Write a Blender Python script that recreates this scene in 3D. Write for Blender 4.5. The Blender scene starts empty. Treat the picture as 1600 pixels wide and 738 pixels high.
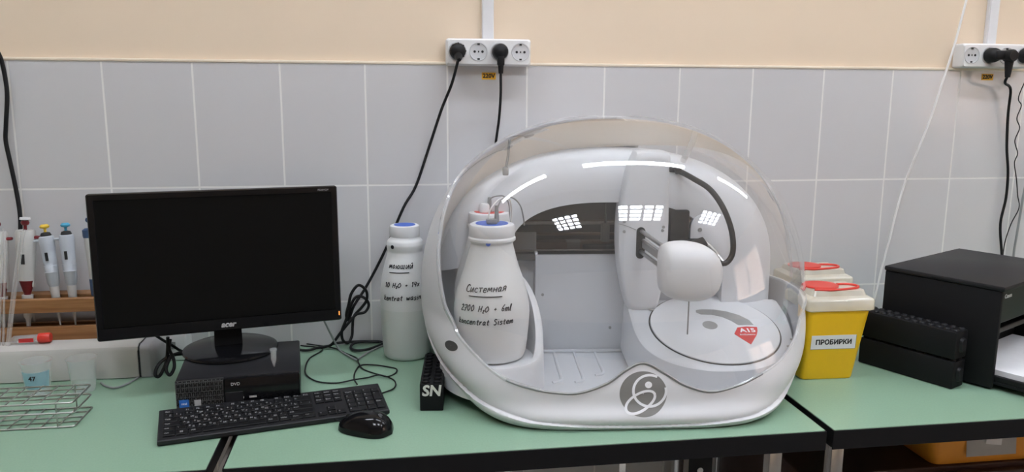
import bpy, bmesh, math, random
from mathutils import Vector, Matrix
from math import sin, cos, pi, radians as RAD

# ------------------------------------------------------------ camera, world, exposure
scn = bpy.context.scene
COL = scn.collection
cam_data = bpy.data.cameras.new('camera')
cam = bpy.data.objects.new('camera', cam_data)
COL.objects.link(cam)
cam_data.sensor_fit = 'HORIZONTAL'
cam_data.sensor_width = 36.0
cam_data.lens = 1245.1 / 1600 * 36.0
cam_data.clip_start = 0.02
cam_data.clip_end = 100
r_, u_, f_ = (0.98839, -0.15181, 0.00576), (0.02145, 0.17703, 0.98397), (0.15039, 0.97243, -0.17823)
cam.matrix_world = Matrix(((r_[0], u_[0], -f_[0], 0.85358), (r_[1], u_[1], -f_[1], -2.01316),
                           (r_[2], u_[2], -f_[2], 1.38937), (0, 0, 0, 1)))
scn.camera = cam

scn.view_settings.view_transform = 'Standard'
scn.view_settings.look = 'None'
scn.view_settings.gamma = 1.0
scn.view_settings.use_curve_mapping = False
scn.view_settings.exposure = 0.6
LAMP_TUBE = 24.0
LAMP_PANEL = 26.0

w = bpy.data.worlds.new('daylight'); scn.world = w
w.use_nodes = True
wn = w.node_tree.nodes; wl = w.node_tree.links
bg = wn['Background']
sky = wn.new('ShaderNodeTexSky')
sky.sky_type = 'NISHITA'
sky.sun_elevation = RAD(40); sky.sun_rotation = RAD(200); sky.sun_disc = False
wl.new(sky.outputs[0], bg.inputs[0])
bg.inputs[1].default_value = 1.2

sun_data = bpy.data.lights.new('sun', 'SUN'); sun_data.energy = 16; sun_data.angle = RAD(.6); sun_data.color = (1, .93, .84)
sun = bpy.data.objects.new('sun', sun_data); COL.objects.link(sun)
sun.rotation_euler = Vector((.72, .25, -.65)).to_track_quat('-Z', 'Y').to_euler()      # lights the facade across the yard

# ------------------------------------------------------------ materials
def s2l(c):
    return tuple((x / 12.92 if x <= .04045 else ((x + .055) / 1.055) ** 2.4) for x in c)

def mat(name, rgb, rough=.5, metal=0, noise=.04, scale=60, bump=0, bscale=200, spec=.5, trans=0, ior=1.45, coat=0, sss=0):
    """plain surface with a fine procedural colour variation; rgb is linear"""
    m = bpy.data.materials.new(name); m.use_nodes = True
    nt = m.node_tree; b = nt.nodes['Principled BSDF']
    b.inputs['Roughness'].default_value = rough
    b.inputs['Metallic'].default_value = metal
    b.inputs['Specular IOR Level'].default_value = spec
    b.inputs['IOR'].default_value = ior
    b.inputs['Transmission Weight'].default_value = trans
    b.inputs['Coat Weight'].default_value = coat
    if sss:
        b.inputs['Subsurface Weight'].default_value = sss
        b.inputs['Subsurface Radius'].default_value = (.02, .02, .02)
    tc = nt.nodes.new('ShaderNodeTexCoord')
    n = nt.nodes.new('ShaderNodeTexNoise'); n.inputs['Scale'].default_value = scale; n.inputs['Detail'].default_value = 4
    nt.links.new(tc.outputs['Object'], n.inputs['Vector'])
    mx = nt.nodes.new('ShaderNodeMix'); mx.data_type = 'RGBA'
    mx.inputs[6].default_value = tuple(c * (1 - noise) for c in rgb) + (1,)
    mx.inputs[7].default_value = tuple(min(1, c * (1 + noise)) for c in rgb) + (1,)
    nt.links.new(n.outputs['Fac'], mx.inputs[0])
    nt.links.new(mx.outputs[2], b.inputs['Base Color'])
    if bump:
        n2 = nt.nodes.new('ShaderNodeTexNoise'); n2.inputs['Scale'].default_value = bscale
        nt.links.new(tc.outputs['Object'], n2.inputs['Vector'])
        bp = nt.nodes.new('ShaderNodeBump'); bp.inputs['Strength'].default_value = bump; bp.inputs['Distance'].default_value = .002
        nt.links.new(n2.outputs['Fac'], bp.inputs['Height'])
        nt.links.new(bp.outputs['Normal'], b.inputs['Normal'])
    return m

def emit(name, rgb, strength):
    m = bpy.data.materials.new(name); m.use_nodes = True
    nt = m.node_tree; nt.nodes.remove(nt.nodes['Principled BSDF'])
    e = nt.nodes.new('ShaderNodeEmission'); e.inputs[0].default_value = (*rgb, 1); e.inputs[1].default_value = strength
    nt.links.new(e.outputs[0], nt.nodes['Material Output'].inputs[0])
    return m

def sheet_glass(name, tint=(1, 1, 1), f0=.07, rough=.02, haze=0.0, haze_rgb=(.8, .8, .8), power=5.0, noise=0):
    """thin clear sheet: transparency with a Schlick-weighted gloss on top and an optional milky share"""
    m = bpy.data.materials.new(name); m.use_nodes = True
    nt = m.node_tree; N = nt.nodes; L = nt.links
    N.remove(N['Principled BSDF'])
    tr = N.new('ShaderNodeBsdfTransparent'); tr.inputs[0].default_value = (*tint, 1)
    gl = N.new('ShaderNodeBsdfGlossy'); gl.inputs['Roughness'].default_value = rough; gl.inputs[0].default_value = (1, 1, 1, 1)
    lw = N.new('ShaderNodeLayerWeight'); lw.inputs[0].default_value = .5
    pw = N.new('ShaderNodeMath'); pw.operation = 'POWER'; pw.inputs[1].default_value = power
    L.new(lw.outputs['Facing'], pw.inputs[0])
    ma = N.new('ShaderNodeMath'); ma.operation = 'MULTIPLY_ADD'; ma.inputs[1].default_value = 1 - f0; ma.inputs[2].default_value = f0
    L.new(pw.outputs[0], ma.inputs[0])
    src = tr
    if haze:
        di = N.new('ShaderNodeBsdfDiffuse'); di.inputs[0].default_value = (*haze_rgb, 1)
        tl = N.new('ShaderNodeBsdfTranslucent'); tl.inputs[0].default_value = (*haze_rgb, 1)
        dm = N.new('ShaderNodeMixShader'); dm.inputs[0].default_value = .4
        L.new(di.outputs[0], dm.inputs[1]); L.new(tl.outputs[0], dm.inputs[2])
        hm = N.new('ShaderNodeMixShader'); hm.inputs[0].default_value = haze
        if noise:
            tc = N.new('ShaderNodeTexCoord'); nz = N.new('ShaderNodeTexNoise'); nz.inputs['Scale'].default_value = noise
            L.new(tc.outputs['Object'], nz.inputs['Vector'])
            mr = N.new('ShaderNodeMapRange'); mr.inputs[3].default_value = haze * .6; mr.inputs[4].default_value = haze * 1.4
            L.new(nz.outputs['Fac'], mr.inputs[0]); L.new(mr.outputs[0], hm.inputs[0])
        L.new(tr.outputs[0], hm.inputs[1]); L.new(dm.outputs[0], hm.inputs[2])
        src = hm
    mi = N.new('ShaderNodeMixShader')
    L.new(ma.outputs[0], mi.inputs[0]); L.new(src.outputs[0], mi.inputs[1]); L.new(gl.outputs[0], mi.inputs[2])
    L.new(mi.outputs[0], N['Material Output'].inputs[0])
    return m

def tile_mat(name, tile, grout, x0, z0, pw, ph, grow=.003):
    m = bpy.data.materials.new(name); m.use_nodes = True
    nt = m.node_tree; N = nt.nodes; L = nt.links; b = N['Principled BSDF']
    tc = N.new('ShaderNodeTexCoord'); sp = N.new('ShaderNodeSeparateXYZ'); L.new(tc.outputs['Object'], sp.inputs[0])
    def edge(out, off, p):
        a = N.new('ShaderNodeMath'); a.operation = 'SUBTRACT'; L.new(out, a.inputs[0]); a.inputs[1].default_value = off
        d = N.new('ShaderNodeMath'); d.operation = 'DIVIDE'; L.new(a.outputs[0], d.inputs[0]); d.inputs[1].default_value = p
        fl = N.new('ShaderNodeMath'); fl.operation = 'FLOOR'; L.new(d.outputs[0], fl.inputs[0])
        fr = N.new('ShaderNodeMath'); fr.operation = 'SUBTRACT'; L.new(d.outputs[0], fr.inputs[0]); L.new(fl.outputs[0], fr.inputs[1])
        pp = N.new('ShaderNodeMath'); pp.operation = 'SUBTRACT'; L.new(fr.outputs[0], pp.inputs[0]); pp.inputs[1].default_value = .5
        ab = N.new('ShaderNodeMath'); ab.operation = 'ABSOLUTE'; L.new(pp.outputs[0], ab.inputs[0])
        mr = N.new('ShaderNodeMapRange'); L.new(ab.outputs[0], mr.inputs[0])
        mr.inputs[1].default_value = .5 - grow / p; mr.inputs[2].default_value = .5 - .45 * grow / p
        return mr.outputs[0], fl.outputs[0]
    ex, fx = edge(sp.outputs[0], x0, pw); ez, fz = edge(sp.outputs[2], z0, ph)
    mxx = N.new('ShaderNodeMath'); mxx.operation = 'MAXIMUM'; L.new(ex, mxx.inputs[0]); L.new(ez, mxx.inputs[1])
    # each tile a hair different
    cb = N.new('ShaderNodeCombineXYZ'); L.new(fx, cb.inputs[0]); L.new(fz, cb.inputs[1])
    wn_ = N.new('ShaderNodeTexWhiteNoise'); L.new(cb.outputs[0], wn_.inputs['Vector'])
    tcol = N.new('ShaderNodeMix'); tcol.data_type = 'RGBA'
    tcol.inputs[6].default_value = tuple(c * .985 for c in tile) + (1,); tcol.inputs[7].default_value = tuple(c * 1.015 for c in tile) + (1,)
    L.new(wn_.outputs['Value'], tcol.inputs[0])
    mc = N.new('ShaderNodeMix'); mc.data_type = 'RGBA'; L.new(mxx.outputs[0], mc.inputs[0]); L.new(tcol.outputs[2], mc.inputs[6]); mc.inputs[7].default_value = (*grout, 1)
    L.new(mc.outputs[2], b.inputs['Base Color'])
    rr = N.new('ShaderNodeMapRange'); L.new(mxx.outputs[0], rr.inputs[0]); rr.inputs[3].default_value = .12; rr.inputs[4].default_value = .7
    L.new(rr.outputs[0], b.inputs['Roughness'])
    nz = N.new('ShaderNodeTexNoise'); nz.inputs['Scale'].default_value = 9; L.new(tc.outputs['Object'], nz.inputs['Vector'])
    h = N.new('ShaderNodeMath'); h.operation = 'MULTIPLY_ADD'; L.new(mxx.outputs[0], h.inputs[0]); h.inputs[1].default_value = -1; L.new(nz.outputs['Fac'], h.inputs[2])
    bp = N.new('ShaderNodeBump'); bp.inputs['Strength'].default_value = .25; bp.inputs['Distance'].default_value = .0012
    L.new(h.outputs[0], bp.inputs['Height']); L.new(bp.outputs['Normal'], b.inputs['Normal'])
    return m

M = {}
M['tile'] = tile_mat('wall_tile', (.615, .61, .62), (.80, .79, .77), 0, 1.4548, .2, .2967)
M['floor'] = tile_mat('floor_tile', (.46, .42, .38), (.25, .24, .22), 0, 0, .3, .3)
M['cream'] = mat('cream_paint', (.79, .645, .49), .7, noise=.02, scale=6, bump=.05, bscale=300)
M['ceiling'] = mat('ceiling_paint', (.80, .78, .73), .8, noise=.02)
M['bead'] = mat('tile_trim_bead', (.84, .74, .60), .4)
M['counter'] = mat('green_laminate', (.245, .385, .275), .33, noise=.10, scale=260)
M['edge'] = mat('black_edging', (.006, .006, .007), .5, noise=.2, spec=.25)
M['steel'] = mat('brushed_steel', (.50, .49, .48), .28, 1, noise=.08)
M['chrome'] = mat('chrome_tube', (.75, .75, .76), .15, 1)
M['maroon'] = mat('maroon_panel', (.05, .022, .018), .5, noise=.1)
M['black'] = mat('black_plastic', (.007, .007, .008), .45, noise=.15, spec=.25)
M['blackgloss'] = mat('gloss_black_plastic', (.005, .005, .006), .14, noise=.1, spec=.35)
M['blackmatte'] = mat('matte_black', (.007, .007, .008), .6, noise=.2, scale=200, spec=.25)
M['charcoal'] = mat('charcoal_plastic', (.012, .012, .014), .5, noise=.15, spec=.35)
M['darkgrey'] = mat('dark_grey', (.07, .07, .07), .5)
M['screen'] = mat('screen_off', (.004, .004, .004), .35, noise=.05, spec=.18)
M['rubber'] = mat('black_rubber', (.009, .009, .01), .5, spec=.35)
M['white'] = mat('white_plastic', (.74, .74, .75), .35, noise=.02)
M['socketwhite'] = mat('socket_white', (.78, .78, .78), .3, noise=.02)
M['socketshade'] = mat('socket_recess_shade', (.60, .60, .61), .35)  # greyer than the strip: the shade of the recess is put into the colour
M['hole'] = mat('dark_hole', (.02, .02, .02), .7)
M['shellgrey'] = mat('light_grey_shell', (.655, .655, .67), .38, noise=.015, scale=40)
M['innerwhite'] = mat('inner_white_plastic', (.66, .67, .69), .35, noise=.015)
M['ivory'] = mat('ivory_plastic', (.82, .775, .71), .4, noise=.015)
M['deck'] = mat('deck_grey_plastic', (.56, .575, .60), .4, noise=.015)
M['disc'] = mat('disc_grey_plastic', (.62, .63, .65), .3, noise=.015)
M['grey'] = mat('mid_grey_plastic', (.28, .28, .275), .45)
M['logogrey'] = mat('logo_grey', (.20, .195, .185), .45)
M['red'] = mat('red_print', (.55, .035, .035), .45)
M['redplastic'] = mat('red_plastic', (.62, .045, .03), .35)
M['hdpe'] = mat('milky_bottle', (.72, .73, .73), .35, noise=.02, sss=.15)
M['hdpefill'] = mat('milky_bottle_filled', (.655, .68, .665), .3, noise=.02)
M['blue'] = mat('blue_plastic', (.05, .13, .55), .4)
M['skyblue'] = mat('sky_blue_plastic', (.07, .36, .55), .4)
M['steelblue'] = mat('steel_blue_plastic', (.035, .075, .16), .4)
M['pipgrey'] = mat('pale_blue_grey_plastic', (.50, .53, .58), .4)
M['pipwhite'] = mat('pale_pipette_plastic', (.58, .57, .55), .4)
M['yellowcap'] = mat('yellow_cap', (.75, .50, .05), .4)
M['maroonplastic'] = mat('dark_red_plastic', (.17, .012, .018), .35)
M['wood'] = None
M['ink'] = mat('marker_ink', (.012, .011, .016), .6)
M['paintmark'] = mat('white_paint_marker', (.62, .62, .58), .6)
M['print'] = mat('printed_black', (.01, .01, .01), .6)
M['printgrey'] = mat('printed_grey', (.42, .42, .42), .5)
M['keyprint'] = mat('key_legend', (.26, .26, .27), .6)
M['paper'] = mat('white_paper', (.78, .78, .80), .8)
M['yellow'] = mat('yellow_bin_plastic', (.90, .53, .008), .35, noise=.03)
M['lid'] = sheet_glass('milky_lid', f0=.05, rough=.15, haze=.82, haze_rgb=(.88, .86, .76), noise=12)
M['cup'] = sheet_glass('clear_cup_plastic', f0=.06, rough=.08, haze=.22, haze_rgb=(.85, .88, .9))
M['tubeclear'] = sheet_glass('clear_tube', f0=.08, rough=.05, haze=.26, haze_rgb=(.9, .9, .9), power=2.5)
M['hood'] = sheet_glass('hood_acrylic', f0=.075, rough=.015, haze=.045, haze_rgb=(.9, .9, .9), power=3.6)
M['hoodrim'] = sheet_glass('hood_rim_acrylic', f0=.09, rough=.08, haze=.28, haze_rgb=(.78, .79, .81), power=3)
M['smoke'] = sheet_glass('smoked_pane', tint=(.56, .54, .52), f0=.05, rough=.03)
M['orange'] = mat('orange_plastic', (.80, .33, .035), .45)
M['sticker'] = mat('orange_sticker', (.85, .45, .03), .5)
M['beige'] = mat('beige_casing', (.52, .51, .48), .45, noise=.02)
M['beigedark'] = mat('grey_end_cap', (.36, .36, .37), .45)
M['greycable'] = mat('grey_cable', (.28, .29, .29), .5)
M['whitecable'] = mat('white_cable', (.86, .85, .83), .45)
M['taupe'] = mat('taupe_strip', (.22, .185, .165), .6, noise=.15, scale=20)
M['brown'] = mat('brown_mechanism', (.17, .115, .08), .5)
M['led'] = emit('amber_led', (1, .25, .05), 1.6)
M['lamp'] = emit('lamp_tube', (.90, .955, 1.05), LAMP_TUBE)
M['lamp2'] = emit('lamp_cells', (.90, .955, 1.05), LAMP_PANEL)
M['bluegrey'] = mat('blue_sticker', (.03, .15, .5), .4)
M['jeans'] = sheet_glass('blue_band', f0=.04, rough=.3, haze=.6, haze_rgb=(.30, .66, .82))

def wood_mat():
    m = bpy.data.materials.new('varnished_wood'); m.use_nodes = True
    nt = m.node_tree; N = nt.nodes; L = nt.links; b = N['Principled BSDF']
    tc = N.new('ShaderNodeTexCoord'); mp = N.new('ShaderNodeMapping'); mp.inputs['Scale'].default_value = (3, 40, 40)
    L.new(tc.outputs['Object'], mp.inputs[0])
    n = N.new('ShaderNodeTexNoise'); n.inputs['Scale'].default_value = 3; n.inputs['Detail'].default_value = 6; L.new(mp.outputs[0], n.inputs['Vector'])
    cr = N.new('ShaderNodeValToRGB'); cr.color_ramp.elements[0].position = .3; cr.color_ramp.elements[1].position = .75
    cr.color_ramp.elements[0].color = (.24, .105, .035, 1); cr.color_ramp.elements[1].color = (.42, .21, .085, 1)
    L.new(n.outputs['Fac'], cr.inputs[0]); L.new(cr.outputs[0], b.inputs['Base Color']); b.inputs['Roughness'].default_value = .45
    return m
M['wood'] = wood_mat()

# ------------------------------------------------------------ mesh helpers
class MB:
    """collects geometry of ONE part; build() links it as one mesh object"""
    def __init__(s): s.v = []; s.f = []; s.m = []
    def add(s, vs, fs, mi=0, X=None):
        o = len(s.v)
        s.v += [tuple(X @ Vector(p)) if X else tuple(p) for p in vs]
        s.f += [tuple(o + i for i in f) for f in fs]; s.m += [mi] * len(fs); return s
    def box(s, x0, x1, y0, y1, z0, z1, mi=0, bev=0, X=None, seg=2):
        if bev:
            bm = bmesh.new()
            bmesh.ops.create_cube(bm, size=1)
            for v in bm.verts: v.co = ((x0 + x1) / 2 + v.co.x * (x1 - x0), (y0 + y1) / 2 + v.co.y * (y1 - y0), (z0 + z1) / 2 + v.co.z * (z1 - z0))
            bmesh.ops.bevel(bm, geom=bm.edges[:], offset=bev, segments=seg, profile=.5, affect='EDGES')
            s.bm(bm, mi, X); return s
        v = [(x, y, z) for x in (x0, x1) for y in (y0, y1) for z in (z0, z1)]
        return s.add(v, [(0, 1, 3, 2), (4, 6, 7, 5), (0, 4, 5, 1), (2, 3, 7, 6), (0, 2, 6, 4), (1, 5, 7, 3)], mi, X)
    def bm(s, bm, mi=0, X=None):
        bm.verts.index_update()
        s.add([v.co[:] for v in bm.verts], [[v.index for v in f.verts] for f in bm.faces], mi, X); bm.free(); return s
    def rings(s, rs, mi=0, cap0=True, cap1=True, close=True, X=None):
        n = len(rs[0]); vs = [p for r in rs for p in r]; fs = []
        for a in range(len(rs) - 1):
            for i in range(n if close else n - 1):
                j = (i + 1) % n
                fs.append((a * n + i, a * n + j, (a + 1) * n + j, (a + 1) * n + i))
        if cap0: fs.append(tuple(range(n))[::-1])
        if cap1: fs.append(tuple((len(rs) - 1) * n + i for i in range(n)))
        return s.add(vs, fs, mi, X)
    def lathe(s, prof, n=32, mi=0, X=None, cap0=True, cap1=True, sx=1, sy=1):
        """profile [(r, z)...] about z"""
        rs = [[(r * cos(2 * pi * i / n) * sx, r * sin(2 * pi * i / n) * sy, z) for i in range(n)] for r, z in prof]
        return s.rings(rs, mi, cap0, cap1, True, X)
    def tube(s, pts, r, n=8, mi=0, samples=6, taper=None, X=None):
        P = spline(pts, samples) if samples else [Vector(p) for p in pts]
        rs = []; t = (P[1] - P[0]).normalized()
        a = t.orthogonal().normalized()
        for i, p in enumerate(P):
            t2 = (P[min(i + 1, len(P) - 1)] - P[max(i - 1, 0)])
            t2 = t2.normalized() if t2.length > 1e-9 else t
            a = (a - t2 * a.dot(t2)); a = a.normalized() if a.length > 1e-9 else t2.orthogonal().normalized()
            b = t2.cross(a); t = t2
            rr = r if not taper else r * taper(i / (len(P) - 1))
            rs.append([tuple(p + (a * cos(2 * pi * k / n) + b * sin(2 * pi * k / n)) * rr) for k in range(n)])
        return s.rings(rs, mi, X=X)
    def prism(s, poly, z0, z1, mi=0, X=None):
        return s.rings([[(x, y, z0) for x, y in poly], [(x, y, z1) for x, y in poly]], mi, X=X)
    def grid(s, rows, mi=0, close=False, X=None):
        return s.rings(rows, mi, False, False, close, X)
    def text(s, body, size, mi=0, X=None, align='CENTER', shear=0, depth=.0003, fn=None, bold=0):
        c = bpy.data.curves.new('t', 'FONT'); c.body = body; c.size = size; c.align_x = align; c.align_y = 'CENTER'
        c.shear = shear; c.extrude = depth; c.offset = bold; c.resolution_u = 3
        o = bpy.data.objects.new('t', c); me = bpy.data.meshes.new_from_object(o)
        vs = [v.co[:] for v in me.vertices]
        if fn: vs = [fn(*p) for p in vs]
        s.add(vs, [tuple(p.vertices) for p in me.polygons], mi, X)
        bpy.data.meshes.remove(me); bpy.data.objects.remove(o); bpy.data.curves.remove(c); return s
    def build(s, name, mats, parent=None, smooth=None, loc=None):
        me = bpy.data.meshes.new(name); me.from_pydata(s.v, [], s.f)
        for m in (mats if isinstance(mats, (list, tuple)) else [mats]): me.materials.append(m)
        me.polygons.foreach_set('material_index', s.m)
        bm = bmesh.new(); bm.from_mesh(me); bmesh.ops.recalc_face_normals(bm, faces=bm.faces); bm.to_mesh(me); bm.free()
        if smooth is not None:
            me.shade_smooth()
            try: me.set_sharp_from_angle(angle=RAD(smooth))
            except Exception: pass
        me.update()
        o = bpy.data.objects.new(name, me); COL.objects.link(o)
        if parent is not None: o.parent = parent
        if loc: o.location = loc
        return o

def spline(pts, k=6):
    P = [Vector(p) for p in pts]
    if len(P) < 3: return P
    Q = [P[0] * 2 - P[1]] + P + [P[-1] * 2 - P[-2]]; out = []
    for i in range(1, len(Q) - 2):
        a, b, c, d = Q[i - 1:i + 3]
        for j in range(k):
            t = j / k
            out.append(.5 * ((2 * b) + (c - a) * t + (2 * a - 5 * b + 4 * c - d) * t * t + (3 * b - a - 3 * c + d) * t ** 3))
    out.append(P[-1]); return out

def tag(o, label, cat, group=None):
    o['label'] = label; o['category'] = cat
    if group: o['group'] = group
    return o

def thing(name, label, cat, loc=(0, 0, 0), rz=0, group=None):
    o = bpy.data.objects.new(name, None); COL.objects.link(o); o.empty_display_size = .05
    o.location = loc; o.rotation_euler = (0, 0, rz)
    return tag(o, label, cat, group)

def struct(o):
    o['kind'] = 'structure'; return o

def dup(root, loc=None, rz=None, label=None, group=None):
    r = root.copy(); COL.objects.link(r)
    if loc is not None: r.location = loc
    if rz is not None: r.rotation_euler = (0, 0, rz)
    if label: r['label'] = label
    if group: r['group'] = group
    for ch in list(root.children):
        c = ch.copy(); COL.objects.link(c); c.parent = r
        for g_ in list(ch.children):
            d = g_.copy(); COL.objects.link(d); d.parent = c
    return r

def MX(loc=(0, 0, 0), rx=0, ry=0, rz=0):
    return Matrix.Translation(loc) @ Matrix.Rotation(rz, 4, 'Z') @ Matrix.Rotation(ry, 4, 'Y') @ Matrix.Rotation(rx, 4, 'X')

def rrect(w, h, r, n=5, cx=0, cy=0):
    out = []
    for (sx, sy, a0) in ((1, 1, 0), (-1, 1, 90), (-1, -1, 180), (1, -1, 270)):
        for i in range(n + 1):
            a = RAD(a0 + 90 * i / n)
            out.append((cx + sx * (w / 2 - r) + r * cos(a), cy + sy * (h / 2 - r) + r * sin(a)))
    return out

FRONT = RAD(90)    # text standing upright and facing -y

# ------------------------------------------------------------ room shell
XL, XR, YB, ZC = -2.6, 5.0, -6.2, 3.0
ZT = .75
tile_top = 1.4548
struct(MB().box(XL, XR, 0, .12, 0, ZC).build('wall_back', M['cream']))
struct(MB().box(XL, XR, -.006, 0, 0, tile_top).build('wall_back_tiles', M['tile']))
struct(MB().box(XL, XR, -.0085, 0, tile_top - .001, tile_top + .006, bev=.002).build('trim_1', M['bead'], smooth=40))
struct(MB().box(XL - .12, XL, YB, .12, 0, ZC).build('wall_left', M['cream']))
struct(MB().box(XL, XR, YB - .12, YB, 0, ZC).build('wall_front', M['cream']))
wy0, wy1, wz0, wz1 = -4.1, -2.05, 1.10, 2.4
b = MB()
b.box(XR, XR + .25, YB, wy0, 0, ZC); b.box(XR, XR + .25, wy1, .12, 0, ZC)
b.box(XR, XR + .25, wy0, wy1, 0, wz0); b.box(XR, XR + .25, wy0, wy1, wz1, ZC)
struct(b.build('wall_right', M['cream']))
struct(MB().box(XL, XR, YB, .12, -.1, 0).build('floor', M['floor']))
struct(MB().box(XL - .12, XR + .25, YB - .12, .12, ZC, ZC + .1).build('ceiling', M['ceiling']))
wf = struct(MB().box(XR + .05, XR + .11, wy0, wy1, wz0, wz0 + .06).box(XR + .05, XR + .11, wy0, wy1, wz1 - .06, wz1)
            .box(XR + .05, XR + .11, wy0, wy0 + .06, wz0, wz1).box(XR + .05, XR + .11, wy1 - .06, wy1, wz0, wz1)
            .box(XR + .05, XR + .11, (wy0 + wy1) / 2 - .04, (wy0 + wy1) / 2 + .04, wz0, wz1).build('window_1', M['white']))
struct(MB().box(XR + .075, XR + .08, wy0, wy1, wz0, wz1).build('window_1_glass', sheet_glass('window_glass', f0=.06)))
fc = struct(MB().box(13, 13.4, -18, 10, -6, 9).build('wall_across_yard', mat('pale_brick', (.66, .47, .36), .9, noise=.3, scale=5)))
struct(MB().box(XR + .3, 13, -18, 10, -6.2, -6).build('yard_ground', mat('yard_asphalt', (.2, .2, .2), .9)))
for k, (ya, yb) in enumerate(((wy0 + .03, (wy0 + wy1) / 2 - .01), ((wy0 + wy1) / 2 + .01, wy1 - .03))):
    t = thing('window_blind', ('white slatted blind over the left half of the window', 'white slatted blind over the right half of the window')[k], 'blind', (XR + .03, 0, wz1), group='blinds at the window')
    MB().box(-.02, .02, ya, yb, -.04, 0).build('head_rail', M['white'], t)
    s = MB()
    for i in range(29):
        z = -.06 - i * .04
        s.box(-.014, .014, ya, yb, -.0008, .0008, X=MX((0, 0, z), ry=RAD(35)))
    s.build('slats', M['white'], t)

# ceiling lamps (their light is what the hood mirrors)
def tube_lamp(x0, x1, y, label):
    t = thing('ceiling_tube_lamp', label, 'ceiling light', ((x0 + x1) / 2, y, ZC), group='linear ceiling lamps above the bench')
    h = (x1 - x0) / 2
    MB().box(-h - .03, h + .03, -.08, .08, -.05, 0, bev=.01).build('lamp_body', M['white'], t)
    MB().box(-h, h, -.055, .055, -.064, -.0505).build('diffuser', M['lamp'], t)
tube_lamp(-.62, .57, -.72, 'linear ceiling lamp above the computer')
tube_lamp(1.15, 2.29, -.72, 'linear ceiling lamp above the analyser')
tube_lamp(3.0, 4.15, -.72, 'linear ceiling lamp near the window wall')
def grid_lamp(x, y, label):
    t = thing('ceiling_panel_lamp', label, 'ceiling light', (x, y, ZC), group='square louvred ceiling lamps')
    f = MB(); f.box(-.3, .3, -.3, .3, -.03, 0)
    f.build('housing', M['white'], t)
    lv = MB()
    for i in range(5):
        q = -.295 + i * .1475
        lv.box(q - .016, q + .016, -.3, .3, -.06, -.0305); lv.box(-.3, .3, q - .016, q + .016, -.0601, -.0305)
    lv.build('louvre', M['white'], t)
    MB().box(-.29, .29, -.29, .29, -.036, -.0306).build('diffuser', M['lamp2'], t)
grid_lamp(.47, -2.45, 'square louvred ceiling lamp behind the camera, towards the left wall')
grid_lamp(1.75, -2.3, 'square louvred ceiling lamp behind the camera, middle one')
grid_lamp(3.15, -2.3, 'square louvred ceiling lamp behind the camera, towards the window')

# ------------------------------------------------------------ the three benches
def bench(x0, x1, label, legs, yf=-.679, yb=-.012):
    t = thing('lab_bench', label, 'table', ((x0 + x1) / 2, yf / 2, 0), group='green topped lab benches')
    o = Vector((-(x0 + x1) / 2, -yf / 2, 0)); X = Matrix.Translation(o)
    MB().box(x0 + .002, x1 - .002, yf + .002, yb, ZT - .024, ZT, bev=.0012, X=X).build('worktop', M['counter'], t)
    e = MB(); e.box(x0, x1, yf - .001, yf + .002, ZT - .04, ZT - .0015, bev=.0008, X=X)
    e.box(x0, x0 + .003, yf + .001, yb, ZT - .026, ZT - .001, X=X); e.box(x1 - .003, x1, yf + .001, yb, ZT - .026, ZT - .001, X=X)
    e.build('edge_band', M['edge'], t)
    for y_ in (yf + .02, yb - .05): MB().box(x0 + .01, x1 - .01, y_, y_ + .03, ZT - .045, ZT - .0245, X=X).build('under_rail', M['edge'], t)
    for lx, ly in legs:
        MB().box(lx - .0135, lx + .0135, ly - .0135, ly + .0135, 0, ZT - .0455, bev=.003, X=X).build('leg', M['chrome'], t, smooth=40)
    return t
bench(-1.4, .534, 'green lab bench under the pipette stand and wire rack', ((-1.35, -.62), (.505, -.62), (-1.35, -.06), (.49, -.06)))
mid = bench(.559, 1.676, 'green lab bench under the analyser and mouse', ((.60, -.62), (1.605, -.61), (.6, -.06), (1.62, -.06)))
bench(1.690, 3.4, 'green lab bench under the yellow bins and printer', ((1.732, -.62), (3.36, -.62), (1.74, -.06), (3.36, -.06)))
# the bracket plate and cross braces of the middle bench
X = Matrix.Translation((-(.559 + 1.676) / 2, .679 / 2, 0))
MB().box(.5355, .5588, -.672, -.03, .70, .714, bev=.001, X=X).build('side_strip', M['taupe'], mid)
br = MB(); br.box(1.415, 1.462, -.645, -.64, .655, .7045, bev=.001, X=X)
br.lathe([(.006, 0), (.006, .0015)], 12, 1, X=X @ MX((1.437, -.6455, .668), rx=RAD(90)))
br.build('bracket_plate', [M['edge'], M['steel']], mid)
MB().box(1.332, 1.346, -.46, -.446, 0, .70, X=X).build('support_post', M['chrome'], mid)
MB().box(1.535, 1.549, -.40, -.386, 0, .70, X=X).build('support_post', M['chrome'], mid)
MB().box(1.055, 1.07, -.625, -.61, 0, .7045, X=X).build('support_post', M['chrome'], mid)
# dark pedestal unit below the right-hand bench, with an orange tray on it
t = thing('floor_cabinet', 'dark maroon cabinet standing under the bench', 'cabinet', (2.2, -.28, 0))
MB().box(-.46, .5, -.22, .22, 0, .56, bev=.003).build('body', M['maroon'], t)
MB().box(-.455, .495, -.238, -.2205, .03, .55, bev=.003).build('door', M['maroon'], t)
ot = thing('orange_tray', 'orange plastic tray with a pale label under the right bench', 'tray', (2.24, -.40, .561))
def trapbox(x, y, z0, z1, inset, th=.003):
    lo = rrect(2 * (x - inset), 2 * (y - inset), .02); hi = rrect(2 * x, 2 * y, .025)
    li = rrect(2 * (x - inset - th), 2 * (y - inset - th), .018); hin = rrect(2 * (x - th), 2 * (y - th), .022)
    return [[(a, b_, z0) for a, b_ in lo], [(a, b_, z1) for a, b_ in hi], [(a, b_, z1) for a, b_ in hin], [(a, b_, z0 + th) for a, b_ in li]]
MB().rings(trapbox(.2, .11, .0, .075, .018)).build('tray_body', M['orange'], ot, smooth=40)
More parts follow.
